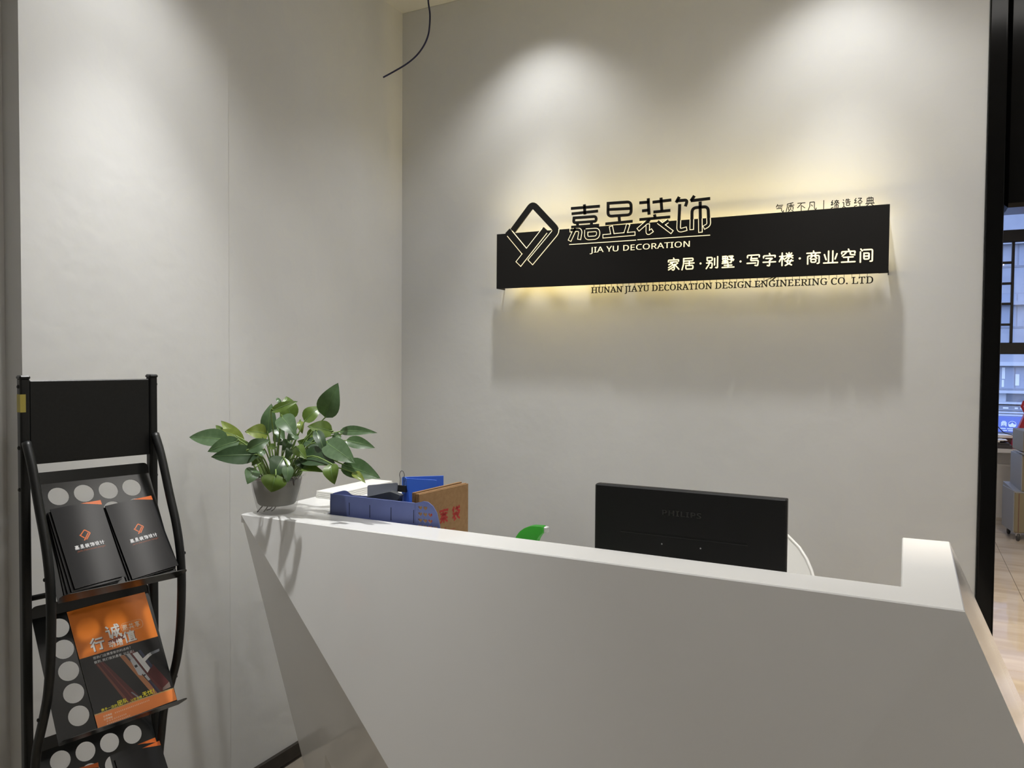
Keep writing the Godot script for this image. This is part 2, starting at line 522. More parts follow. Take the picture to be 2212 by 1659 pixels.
func draw_latin(im: Image, text: String, font: String, rect: Rect2, c: Color, slant := 0.0) -> void:
	var f := SystemFont.new()
	f.font_names = PackedStringArray([font])
	var t := TextMesh.new()
	t.font = f
	t.text = text
	t.font_size = 48
	t.depth = 0.0
	var bb := t.get_aabb()
	var a := t.get_mesh_arrays()
	var v: PackedVector3Array = a[Mesh.ARRAY_VERTEX]
	var ix: PackedInt32Array = a[Mesh.ARRAY_INDEX]
	for i in range(0, ix.size(), 3):
		var p := PackedVector2Array()
		for k in 3:
			var q := v[ix[i + k]]
			var uv := Vector2((q.x - bb.position.x) / bb.size.x, 1.0 - (q.y - bb.position.y) / bb.size.y)
			p.append(rect.position + Vector2(uv.x * rect.size.x + (1.0 - uv.y) * slant, uv.y * rect.size.y))
		fill_poly(im, p, c)

func pl(code: String, k := 1.0) -> PackedVector2Array:
	var p := PackedVector2Array()
	for q in code.split(" ", false):
		var n := q.split(",")
		p.append(Vector2(float(n[0]), float(n[1])) * k)
	return p

func tex(im: Image) -> ImageTexture:
	im.generate_mipmaps()
	return ImageTexture.create_from_image(im)

func noise_tex(freq: float, c0: Color, c1: Color, size := 512, seed_ := 1, type := FastNoiseLite.TYPE_SIMPLEX_SMOOTH, oct := 4) -> NoiseTexture2D:
	var n := FastNoiseLite.new()
	n.noise_type = type
	n.frequency = freq
	n.fractal_octaves = oct
	n.seed = seed_
	var t := NoiseTexture2D.new()
	t.width = size
	t.height = size
	t.seamless = true
	t.noise = n
	var g := Gradient.new()
	g.set_color(0, c0)
	g.set_color(1, c1)
	t.color_ramp = g
	return t

func mat(called: String, c: Color, rough: float, metal := 0.0, spec := 0.5) -> StandardMaterial3D:
	var m := StandardMaterial3D.new()
	m.resource_name = called
	m.albedo_color = c
	m.roughness = rough
	m.metallic = metal
	m.metallic_specular = spec
	M[called] = m
	return m

func triplanar(m: StandardMaterial3D, scale: float, world := true) -> void:
	m.uv1_triplanar = true
	m.uv1_world_triplanar = world
	m.uv1_scale = Vector3.ONE * scale

func glow(called: String, c: Color, e: float) -> StandardMaterial3D:
	var m := mat(called, Color(0.9, 0.88, 0.82), 0.6)
	m.emission_enabled = true
	m.emission = c
	m.emission_energy_multiplier = e
	return m

func make_materials() -> void:
	var w := Color.WHITE
	var m := mat("wall_paint", w, 0.85, 0.0, 0.3)
	m.albedo_texture = noise_tex(0.006, lin(0.70, 0.70, 0.69), lin(0.75, 0.75, 0.74), 512, 3)
	m.heightmap_enabled = true
	m.heightmap_texture = noise_tex(0.05, Color.BLACK, Color.WHITE, 512, 4)
	m.heightmap_scale = 0.06
	triplanar(m, 0.6)
	m = mat("ceiling_paint", lin(0.74, 0.73, 0.70), 0.9, 0.0, 0.2)
	m = mat("lacquer", lin(0.84, 0.84, 0.83), 0.09, 0.0, 0.5)
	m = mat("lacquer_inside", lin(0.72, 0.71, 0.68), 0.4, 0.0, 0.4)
	m = mat("frame_gloss", lin(0.004, 0.004, 0.004), 0.14, 0.0, 0.3)
	m = mat("frame_matte", lin(0.008, 0.008, 0.009), 0.5, 0.0, 0.4)
	m = mat("sign_black", lin(0.011, 0.010, 0.009), 0.55, 0.0, 0.35)
	m = mat("rack_black", w, 0.42, 0.0, 0.45)
	m.albedo_texture = noise_tex(0.09, lin(0.009, 0.010, 0.010), lin(0.014, 0.015, 0.015), 256, 9)
	triplanar(m, 4.0, false)
	m = mat("tray_black", w, 0.24, 0.0, 0.5)
	m.albedo_texture = M.rack_black.albedo_texture
	triplanar(m, 4.0, false)
	m = mat("steel", lin(0.35, 0.35, 0.36), 0.35, 0.9)
	m = mat("dark_steel", lin(0.04, 0.04, 0.045), 0.4, 0.6)
	m = mat("sticker_yellow", lin(0.55, 0.47, 0.10), 0.6)
	m = mat("paper", lin(0.78, 0.77, 0.73), 0.8)
	m = mat("page_edges", w, 0.85)
	m.albedo_texture = noise_tex(0.2, lin(0.50, 0.49, 0.46), lin(0.80, 0.79, 0.75), 128, 12)
	triplanar(m, 12.0, false)
	m = mat("cover_black", lin(0.012, 0.012, 0.014), 0.25, 0.0, 0.5)
	m = mat("skirting", w, 0.45)
	m.albedo_texture = noise_tex(0.03, lin(0.016, 0.013, 0.011), lin(0.035, 0.028, 0.022), 256, 15)
	triplanar(m, 2.0)
	m = mat("kraft", w, 0.85, 0.0, 0.3)
	m.albedo_texture = noise_tex(0.04, lin(0.30, 0.175, 0.085), lin(0.37, 0.225, 0.115), 256, 17)
	triplanar(m, 5.0, false)
	m = mat("kraft_dark", lin(0.22, 0.12, 0.055), 0.85)
	m = mat("red_print", lin(0.42, 0.035, 0.03), 0.8)
	m = mat("navy_plastic", w, 0.38, 0.0, 0.45)
	m.albedo_texture = noise_tex(0.02, lin(0.115, 0.145, 0.34), lin(0.13, 0.165, 0.38), 256, 19)
	triplanar(m, 3.0, false)
	m = mat("navy_slot", lin(0.015, 0.02, 0.06), 0.6)
	m = mat("folder_blue", lin(0.065, 0.19, 0.80), 0.3, 0.0, 0.5)
	m = mat("folder_edge", lin(0.07, 0.19, 0.70), 0.4)
	m = mat("print_white", lin(0.55, 0.60, 0.70), 0.7)
	m = mat("grey_sleeve", lin(0.23, 0.25, 0.29), 0.25)
	m.transparency = BaseMaterial3D.TRANSPARENCY_ALPHA
	m.albedo_color.a = 0.8
	m.roughness = 0.3
	m = mat("pale_blue", lin(0.16, 0.22, 0.42), 0.35)
	m = mat("black_plastic", lin(0.010, 0.010, 0.011), 0.42, 0.0, 0.45)
	m = mat("black_grip", lin(0.06, 0.065, 0.07), 0.45)
	m = mat("monitor_black", w, 0.55, 0.0, 0.4)
	m.albedo_texture = noise_tex(0.15, lin(0.0045, 0.0045, 0.005), lin(0.0075, 0.0075, 0.008), 256, 21)
	triplanar(m, 6.0, false)
	m = mat("monitor_logo", lin(0.012, 0.012, 0.012), 0.12, 0.0, 0.6)
	m = mat("monitor_slot", lin(0.001, 0.001, 0.001), 0.9)
	m = mat("monitor_lip", lin(0.016, 0.016, 0.017), 0.4)
	m = mat("chair_white", lin(0.90, 0.895, 0.87), 0.3)
	m = mat("beech", lin(0.45, 0.28, 0.14), 0.5)
	m = mat("green_plastic", lin(0.03, 0.36, 0.025), 0.2)
	m.transparency = BaseMaterial3D.TRANSPARENCY_ALPHA
	m.albedo_color.a = 0.82
	m.roughness = 0.28
	m.backlight_enabled = true
	m.backlight = lin(0.1, 0.6, 0.06)
	m = mat("clear_tip", lin(0.75, 0.75, 0.74), 0.3)
	m = mat("pot_outer", lin(0.62, 0.60, 0.56), 0.2)
	m.transparency = BaseMaterial3D.TRANSPARENCY_ALPHA
	m.albedo_color.a = 0.28
	m.roughness = 0.3
	m = mat("pot_inner", lin(0.19, 0.187, 0.172), 0.55)
	m = mat("soil", w, 0.95)
	m.albedo_texture = noise_tex(0.12, lin(0.006, 0.004, 0.003), lin(0.05, 0.035, 0.022), 256, 23)
	triplanar(m, 8.0, false)
	m = mat("root", lin(0.05, 0.035, 0.025), 0.8)
	m = mat("stem", lin(0.19, 0.29, 0.075), 0.5)
	var greens := [[0.048, 0.090, 0.040], [0.085, 0.150, 0.066], [0.120, 0.195, 0.038], [0.215, 0.275, 0.055]]
	for k in 4:
		var g: Array = greens[k]
		m = mat("leaf_%d" % k, w, 0.32, 0.0, 0.5)
		m.albedo_texture = noise_tex(0.018, lin(g[0] * 0.8, g[1] * 0.82, g[2] * 0.8), lin(g[0] * 1.25, g[1] * 1.2, g[2] * 1.3), 256, 30 + k)
		triplanar(m, 9.0, false)
		m.backlight_enabled = true
		m.backlight = lin(0.30, 0.36, 0.10)
	m = mat("leaf_rib", lin(0.12, 0.21, 0.07), 0.4)
	m = mat("wire_navy", lin(0.012, 0.012, 0.05), 0.35)
	m = mat("wire_black", lin(0.01, 0.01, 0.012), 0.5)
	# glowing things
	glow("lit_acrylic", Color(1.0, 0.93, 0.72), 0.95)
	glow("led_strip", Color(1.0, 0.90, 0.60), 1.0)
	glow("lamp_face", Color(1.0, 0.97, 0.93), 3.0)
	# far office
	m = mat("floor_tile", w, 0.045, 0.0, 0.5)
	m.albedo_texture = noise_tex(0.006, lin(0.42, 0.35, 0.265), lin(0.60, 0.525, 0.42), 512, 41)
	m.uv1_triplanar = true
	m.uv1_world_triplanar = true
	m.uv1_scale = Vector3(0.35, 0.35, 1.6)
	m = mat("grout", lin(0.22, 0.19, 0.15), 0.7)
	m = mat("low_wall", lin(0.50, 0.49, 0.47), 0.85)
	m = mat("sill_stone", lin(0.55, 0.55, 0.56), 0.3)
	m = mat("window_glass", Color(0.9, 0.95, 1.0, 0.06), 0.02)
	m.transparency = BaseMaterial3D.TRANSPARENCY_ALPHA
	m = mat("copier_beige", lin(0.16, 0.138, 0.085), 0.5)
	m = mat("copier_grey", lin(0.21, 0.22, 0.23), 0.5)
	m = mat("copier_blue", lin(0.03, 0.055, 0.12), 0.4)
	m = mat("caster", lin(0.03, 0.03, 0.03), 0.5)
	m = mat("bag_red", lin(0.36, 0.012, 0.03), 0.6)
	m = mat("book_brown", lin(0.11, 0.05, 0.04), 0.7)
	m = mat("book_dark", lin(0.05, 0.045, 0.05), 0.7)
	# street
	m = mat("facade", w, 0.8)
	m.albedo_texture = noise_tex(0.02, lin(0.30, 0.33, 0.40), lin(0.36, 0.39, 0.46), 256, 51)
	triplanar(m, 0.2)
	m = mat("facade_dark", lin(0.28, 0.31, 0.38), 0.8)
	m = mat("facade_pale", lin(0.50, 0.54, 0.60), 0.8)
	m = mat("facade_glass", lin(0.29, 0.33, 0.42), 0.5)
	m = mat("curtain", lin(0.72, 0.75, 0.76), 0.9)
	m = mat("shop_blue", lin(0.13, 0.19, 0.52), 0.6)
	m = mat("shop_white", lin(0.80, 0.83, 0.88), 0.6)
	m = mat("road", lin(0.12, 0.12, 0.13), 0.9)

# ------------------------------------------------------------------ the room
func build_room() -> void:
	# floor: slab with separate tiles on it, in the main room and on through the doorway
	var st := S()
	box(st, Vector3(-2.4, -0.2, -9.1), Vector3(4.2, -0.012, 2.8))
	var fl := struct("floor", st, M.grout, "beige stone-look tiled floor running through the doorway into the far office")
	var tile := S()
	box(tile, Vector3(-0.399, -0.012, -0.399), Vector3(0.399, 0.0, 0.399), 0.0015)
	tile.generate_normals()
	var tile_mesh := tile.commit()
	for ix in range(-3, 6):
		for iz in range(-11, 4):
			var x := ix * 0.8 + 0.28
			var z := iz * 0.8 - 0.05
			if x < -1.9 or (x < -1.0 and z < -3.4) or (x > 2.5 and z > -3.0):
				continue
			var o := mesh_node("tile", tile_mesh, M.floor_tile, fl)
			o.position = Vector3(x, 0, z)
			o.rotation.y = PI * ((ix * 7 + iz * 3) % 2)
	st = S()
	box(st, Vector3(-2.4, CEIL, -9.1), Vector3(4.2, CEIL + 0.2, 2.8))
	struct("ceiling", st, M.ceiling_paint, "plain white ceiling")
	st = S()
	box(st, Vector3(-2.25, 0, -3.05), Vector3(-2.035, CEIL, 2.7))
	var wl := struct("wall_left", st, M.wall_paint, "white left wall behind the plant and the brochure rack")
	st = S()
	prism(st, PackedVector2Array([Vector2(-2.045, -1.860), Vector2(-2.016, -1.860), Vector2(-1.965, -1.154), Vector2(-2.045, -1.154)]), 0.0, CEIL, Transform3D(Basis(Vector3(1, 0, 0), Vector3(0, 0, 1), Vector3(0, 1, 0)), Vector3.ZERO))
	commit("pier", st, M.wall_paint, wl)
	st = S()
	box(st, Vector3(-2.25, 0, -3.05), Vector3(0.205, CEIL, -2.871), 0.002)
	struct("wall_back", st, M.wall_paint, "white back wall carrying the black back-lit sign")
	st = S()
	box(st, Vector3(1.5, 0, -3.05), Vector3(2.75, CEIL, -2.871))
	struct("wall_back_right", st, M.wall_paint, "white wall on the far side of the doorway")
	st = S()
	box(st, Vector3(2.6, 0, -2.871), Vector3(2.8, CEIL, 2.7))
	struct("wall_right", st, M.wall_paint, "white wall on the right of the reception room")
	st = S()
	box(st, Vector3(-2.25, 0, 2.55), Vector3(2.8, CEIL, 2.75))
	struct("wall_front", st, M.wall_paint, "white wall behind the viewer")
	# dark skirting along the left wall, between the pier and the corner, and along the sign wall
	st = S()
	box(st, Vector3(-2.036, 0, -2.87), Vector3(-2.022, 0.052, -1.861), 0.002)
	struct("baseboard_left", st, M.skirting, "dark brown skirting strip at the foot of the left wall")
	st = S()
	box(st, Vector3(-2.022, 0, -2.872), Vector3(0.20, 0.052, -2.858), 0.002)
	struct("baseboard_back", st, M.skirting, "dark brown skirting strip at the foot of the sign wall")
	# black glossy doorway: jamb, header panel, far jamb
	st = S()
	var jp := rounded(PackedVector2Array([Vector2(0.2055, -3.06), Vector2(0.2555, -3.06), Vector2(0.2555, -2.862), Vector2(0.2055, -2.862)]), 0.006, true, 4)
	prism(st, jp, 0.0, CEIL, Transform3D(Basis(Vector3(1, 0, 0), Vector3(0, 0, 1), Vector3(0, 1, 0)), Vector3.ZERO))
	struct("trim_1", st, M.frame_gloss, "glossy black upright door jamb at the end of the sign wall")
	st = S()
	box(st, Vector3(0.2565, 1.994, -3.05), Vector3(1.44, CEIL, -2.885), 0.012)
	struct("trim_2", st, M.frame_gloss, "glossy black panel over the doorway")
	st = S()
	box(st, Vector3(1.441, 0, -3.06), Vector3(1.499, CEIL, -2.862), 0.004)
	struct("trim_3", st, M.frame_gloss, "glossy black door jamb on the far side of the doorway")

# ------------------------------------------------------------------ office beyond the doorway
func build_far_office() -> void:
	var st := S()
	box(st, Vector3(-1.2, 0, -9.0), Vector3(-1.05, CEIL, -3.05))
	struct("wall_office_left", st, M.wall_paint, "left wall of the far office")
	st = S()
	box(st, Vector3(4.0, 0, -9.0), Vector3(4.2, CEIL, -2.9))
	struct("wall_office_right", st, M.wall_paint, "right wall of the far office")
	st = S()
	box(st, Vector3(2.75, 0, -3.05), Vector3(4.0, CEIL, -2.9))
	struct("wall_office_front", st, M.wall_paint, "wall of the far office next to the doorway")
	st = S()
	box(st, Vector3(-1.2, 0, -9.05), Vector3(4.2, 0.66, -8.87))
	struct("wall_office_back", st, M.low_wall, "low grey wall under the office window")
	st = S()
	box(st, Vector3(-1.2, 0.66, -9.05), Vector3(4.2, 0.70, -8.60), 0.004)
	struct("trim_4", st, M.sill_stone, "pale stone window sill above the low wall")
	# window: dark frame bars and single panes
	var win := Node3D.new()
	win.name = "window_1"
	add_child(win)
	win.set_meta("kind", "structure")
	win.set_meta("label", "tall office window with black glazing bars facing the street")
	win.set_meta("category", "window")
	var zf := -8.95
	var bars := [[-1.1, 4.1, 0.70, 0.745], [-1.1, 4.1, 1.598, 1.71], [-1.1, 4.1, 2.684, 2.80], [-1.1, 4.1, 3.0, 3.05]]
	for b in bars:
		st = S()
		box(st, Vector3(b[0], b[2], zf), Vector3(b[1], b[3], zf + 0.07), 0.004)
		commit("transom", st, M.frame_matte, win)
	for x in [-1.1, -0.35, 0.867, 2.085, 3.3]:
		st = S()
		box(st, Vector3(x, 1.71, zf + 0.005), Vector3(x + 0.024, 2.684, zf + 0.065), 0.003)
		commit("mullion", st, M.frame_matte, win)
	for x in [-1.1, 0.55, 2.45, 4.0]:
		st = S()
		box(st, Vector3(x, 0.745, zf + 0.005), Vector3(x + 0.05, 1.598, zf + 0.065), 0.003)
		commit("mullion", st, M.frame_matte, win)
	for x in [0.52, 2.109]:
		for y in [2.487, 2.285, 2.088, 1.886]:
			st = S()
			box(st, Vector3(x, y - 0.011, zf + 0.01), Vector3(x + 0.347, y + 0.011, zf + 0.06), 0.002)
			commit("glazing_bar", st, M.frame_matte, win)
		st = S()
		box(st, Vector3(x - 0.024, 1.71, zf + 0.005), Vector3(x, 2.684, zf + 0.065), 0.003)
		commit("mullion", st, M.frame_matte, win)
	for p in [[-1.1, 0.55, 0.745, 1.598], [0.55, 2.45, 0.745, 1.598], [2.45, 4.1, 0.745, 1.598], [-1.1, 0.867, 1.71, 2.684], [0.867, 2.085, 1.71, 2.684], [2.085, 4.1, 1.71, 2.684], [-1.1, 4.1, 2.80, 3.0]]:
		st = S()
		quad(st, Vector3(p[0], p[2], zf + 0.035), Vector3(p[1], p[2], zf + 0.035), Vector3(p[1], p[3], zf + 0.035), Vector3(p[0], p[3], zf + 0.035), Vector3(0, 0, 1))
		commit("pane", st, M.window_glass, win)
	# things on the sill
	st = S()
	box(st, Vector3(0.60, 0.70, -8.80), Vector3(0.885, 0.735, -8.62), 0.003)
	tag(commit("book", st, M.book_dark), "dark grey folder lying lowest in the pile on the office window sill", "folder")
	st = S()
	box(st, Vector3(0.62, 0.7355, -8.80), Vector3(0.865, 0.752, -8.63), 0.003)
	tag(commit("book", st, M.book_dark), "thin dark folder in the middle of the pile on the office window sill", "folder")
	st = S()
	var wave := []
	for k in 9:
		wave.append(Vector2(0.60 + k * 0.031, 0.7625 + 0.006 * sin(k * 1.1) + (0.008 if k > 5 else 0.0)))
	for k in 8:
		box(st, Vector3(wave[k].x, wave[k].y - 0.002, -8.80), Vector3(wave[k + 1].x, wave[k + 1].y + 0.005, -8.64))
	tag(commit("paper_sheaf", st, M.paper), "loose white papers on top of the dark folders on the window sill", "papers")
	st = S()
	box(st, Vector3(0.60, 0.7005, -8.93), Vector3(0.95, 0.785, -8.82), 0.004)
	tag(commit("box_file", st, M.book_brown), "brown box file standing behind the papers on the window sill", "box")
	st = S()
	box(st, Vector3(0.58, 0.7855, -8.93), Vector3(0.93, 0.815, -8.80), 0.003)
	tag(commit("paper_stack", st, M.paper), "stack of white paper on the brown box file at the window", "papers")
	st = S(0)
	tube(st, curve([Vector3(0.70, 0.985, -8.64), Vector3(0.78, 0.89, -8.64), Vector3(0.82, 0.85, -8.64), Vector3(0.90, 0.828, -8.64), Vector3(0.97, 0.818, -8.64)]), 0.004, 6)
	tag(commit("cable", st, M.wire_black), "thin black cable drooping in front of the office window", "cable")
	# office copier
	var cp := thing("office_copier", "beige office copier on castors seen past the doorway", "copier", Vector3(0.82, 0, -7.72), deg_to_rad(8.0))
	st = S()
	box(st, Vector3(0.0, 0.075, -0.62), Vector3(0.60, 0.415, 0.0), 0.008)
	commit("cabinet", st, M.copier_beige, cp)
	st = S()
	box(st, Vector3(-0.006, 0.075, -0.60), Vector3(0.0, 0.43, -0.01), 0.002)
	commit("side_panel", st, M.copier_grey, cp)
	st = S()
	box(st, Vector3(0.028, 0.08, 0.0), Vector3(0.034, 0.41, 0.003))
	commit("door_gap", st, M.book_brown, cp)
	st = S()
	prism(st, PackedVector2Array([Vector2(-0.62, 0.415), Vector2(0.0, 0.415), Vector2(0.0, 0.425), Vector2(-0.62, 0.46)]), -0.005, 0.08, Transform3D(Basis(Vector3(0, 0, 1), Vector3(0, 1, 0), Vector3(-1, 0, 0)), Vector3(0.08, 0, 0)))
	commit("ledge", st, M.copier_grey, cp)
	st = S()
	box(st, Vector3(0.055, 0.42, -0.60), Vector3(0.60, 0.74, -0.02), 0.012)
	commit("print_unit", st, M.copier_beige, cp)
	st = S()
	box(st, Vector3(0.049, 0.43, -0.59), Vector3(0.055, 0.735, -0.03), 0.002)
	commit("side_panel", st, M.copier_grey, cp)
	st = S()
	prism(st, rounded(PackedVector2Array([Vector2(-0.02, 0.745), Vector2(0.0, 0.74), Vector2(0.06, 0.66), Vector2(0.085, 0.655), Vector2(0.12, 0.67), Vector2(0.12, 0.685), Vector2(0.09, 0.672), Vector2(0.07, 0.678), Vector2(0.01, 0.755), Vector2(-0.02, 0.76)]), 0.01, true), 0.0, 0.30, Transform3D(Basis(Vector3(1, 0, 0), Vector3(0, 1, 0), Vector3(0, 0, -1)), Vector3(0.06, 0, 0.02)))
	commit("paper_tray", st, M.copier_grey, cp)
	st = S()
	box(st, Vector3(0.09, 0.70, -0.3), Vector3(0.58, 0.742, 0.01), 0.01)
	commit("output_tray", st, M.copier_blue, cp)
	st = S()
	box(st, Vector3(0.055, 0.76, -0.56), Vector3(0.145, 0.94, -0.02), 0.006)
	commit("scanner_column", st, M.copier_beige, cp)
	st = S()
	box(st, Vector3(0.145, 0.90, -0.56), Vector3(0.60, 0.94, -0.02), 0.006)
	commit("scanner_bed", st, M.copier_beige, cp)
	st = S()
	box(st, Vector3(0.16, 0.76, -0.5), Vector3(0.6, 0.90, -0.3), 0.004)
	commit("rear_cover", st, M.caster, cp)
	st = S()
	box(st, Vector3(0.0, 0.0, -0.16), Vector3(0.40, 0.03, 0.0), 0.006, Transform3D(Basis(Vector3(1, 0, 0), -0.35), Vector3(0.10, 0.925, 0.13)).rotated_local(Vector3.UP, 0.0))
	commit("control_panel", st, M.copier_grey, cp)
	for q in [[0.04, -0.06], [0.54, -0.06], [0.04, -0.54], [0.54, -0.54]]:
		st = S(0)
		lathe(st, [Vector2(0, -0.012), Vector2(0.03, -0.012), Vector2(0.036, -0.006), Vector2(0.036, 0.006), Vector2(0.03, 0.012), Vector2(0, 0.012)], 16, Transform3D(Basis(Vector3(0, 0, 1), PI / 2), Vector3(q[0], 0.036, q[1])))
		commit("castor", st, M.caster, cp)
		st = S()
		box(st, Vector3(q[0] - 0.02, 0.045, q[1] - 0.02), Vector3(q[0] + 0.02, 0.078, q[1] + 0.02), 0.004)
		commit("castor_fork", st, M.steel, cp)
	cp.scale = Vector3(1, 1, 0.6)
	# red bag hanging behind the copier
	var bg := thing("red_bag", "dark red bag with a strap handle standing on the sill behind the copier", "bag", Vector3(1.0, 0.70, -8.72))
	st = S()
	prism(st, PackedVector2Array([Vector2(-0.13, 0.001), Vector2(0.22, 0.001), Vector2(0.14, 0.33), Vector2(-0.015, 0.33)]), -0.06, 0.04)
	commit("body", st, M.bag_red, bg)
	st = S()
	ribbon(st, PackedVector2Array([Vector2(0.0, 0.325), Vector2(-0.035, 0.40), Vector2(-0.02, 0.445), Vector2(0.10, 0.455), Vector2(0.13, 0.40), Vector2(0.08, 0.325)]), 0.022, -0.02, 0.0)
	commit("handle", st, M.bag_red, bg)

# ------------------------------------------------------------------ the street outside
func fx(x: float) -> float:
	return x * 60.0 / 28.0

func fy(y: float) -> float:
	return (y - 1.5) * 60.0 / 28.0 + 1.5

func fbox(st: SurfaceTool, x0: float, x1: float, y0: float, y1: float, back: float, front: float) -> void:
	box(st, Vector3(fx(x0), fy(y0), -60.0 + back), Vector3(fx(x1), fy(y1), -60.0 + front))

func build_street() -> void:
	var b := thing("street_building", "grey commercial building across the street seen through the office window", "building", Vector3.ZERO)
	var st := S()
	fbox(st, -9.0, 16.0, -4.0, 14.0, -6.0, 0.0)
	commit("wall", st, M.facade, b)
	for k in 5:
		var y := -0.05 + k * 1.85
		st = S()
		fbox(st, -9.0, 16.0, y + 1.50, y + 1.62, 0.0, 0.5)
		commit("ledge", st, M.facade_pale if k % 2 == 0 else M.facade, b)
	for k in 5:
		for i in 9:
			var x := 2.05 + (i - 4) * 2.2
			var y := 0.76 + k * 1.85 if k > 0 else 0.72
			var fr := S()
			fbox(fr, x, x + 1.7, y, y + 0.72 + (0.35 if k > 0 else 0.0), -0.2, 0.05)
			var f := commit("window", fr, M.facade_dark, b)
			for j in 4:
				var pn := S()
				fbox(pn, x + 0.04 + j * 0.41, x + 0.41 + j * 0.41, y + 0.04, y + 0.68 + (0.35 if k > 0 else 0.0), 0.05, 0.08)
				commit("pane", pn, M.facade_glass if (i * 3 + j + k) % 3 else M.facade, f)
	for c in [[2.55, 2.63, 1.05, 1.40], [2.55, 2.61, 0.80, 1.02], [2.90, 3.0, 0.85, 1.2]]:
		st = S()
		fbox(st, c[0], c[1], c[2], c[3], 0.08, 0.12)
		commit("curtain", st, M.curtain, b)
	for e in [[-9.0, 16.0, 0.62, 0.70, 0.9, "facade_pale"], [-9.0, 16.0, 0.30, 0.36, 1.2, "facade_pale"], [-9.0, 16.0, 0.10, 0.26, 1.0, "facade_dark"], [-9.0, 16.0, 0.02, 0.08, 1.1, "facade_pale"], [-9.0, 16.0, -0.06, 0.0, 1.1, "facade_pale"], [2.40, 2.66, 0.36, 0.66, 0.4, "facade_pale"]]:
		st = S()
		fbox(st, e[0], e[1], e[2], e[3], 0.0, e[4])
		commit("fascia", st, M[e[5]], b)
	st = S()
	for e in [[2.56, 2.70], [2.86, 2.94], [3.0, 3.06], [3.1, 3.2]]:
		fbox(st, e[0], e[1], 0.155, 0.205, 1.0, 1.03)
	commit("fascia_lettering", st, M.shop_white, b)
	# the blue shop sign with a lotus emblem
	var s := thing("shop_sign", "blue shop sign with a white lotus emblem across the street", "sign", Vector3(fx(2.80), fy(-0.31), -58.8))
	var k := 60.0 / 28.0
	st = S()
	box(st, Vector3(-0.85 * k, -0.24 * k, -0.15), Vector3(0.85 * k, 0.24 * k, 0.0), 0.02)
	commit("board", st, M.shop_blue, s)
	for g in [["尚", -0.29], ["珀", 0.19]]:
		st = S()
		glyph_mesh(st, g[0], Vector2(g[1] * k, -0.06 * k), Vector2(0.15, 0.17) * k, 0.025 * k, 0.0, 0.03, 0.0, false)
		commit("character", st, M.shop_white, s)
	st = S()
	for a in [0.0, -0.95, 0.95]:
		var p := PackedVector2Array()
		for i in 13:
			var t := i / 12.0
			p.append(Vector2(0.042 * sin(PI * t) * (1.2 - 0.4 * t), 0.13 * t))
		for i in range(11, 0, -1):
			var t := i / 12.0
			p.append(Vector2(-0.042 * sin(PI * t) * (1.2 - 0.4 * t), 0.13 * t))
		var xf := Transform2D(-a * 1.0, Vector2(0.0, -0.07))
		var q := PackedVector2Array()
		for v in p:
			q.append((xf * v) * k)
		prism(st, q, 0.0, 0.03 + absf(a) * 0.01)
	commit("lotus_emblem", st, M.shop_white, s)
	st = S()
	var arc := PackedVector2Array()
	for i in 17:
		var a := deg_to_rad(10.0 + i * 10.0)
		arc.append(Vector2(cos(a), sin(a)) * 0.10 * k)
	ribbon(st, arc, 0.012 * k, 0.0, 0.03)
	commit("emblem_arc", st, M.shop_white, s)
	st = S()
	for e in [[-0.30, -0.16, -0.125], [-0.13, 0.02, -0.13], [0.05, 0.20, -0.125], [-0.23, -0.13, -0.185], [-0.10, 0.02, -0.185], [0.05, 0.18, -0.185]]:
		box(st, Vector3(e[0] * k, (e[2] - 0.012) * k, 0), Vector3(e[1] * k, (e[2] + 0.012) * k, 0.02))
	commit("small_lettering", st, M.shop_white, s)
	st = S()
	box(st, Vector3(-60, -11, -70), Vector3(80, -10.5, -9.3))
	struct("ground", st, M.road, "grey street far below the office window")

# ------------------------------------------------------------------ the reception counter
func face(st: SurfaceTool, pts: Array, n: Vector3) -> void:
	for i in range(1, pts.size() - 1):
		tri(st, pts[0], pts[i], pts[i + 1], n)

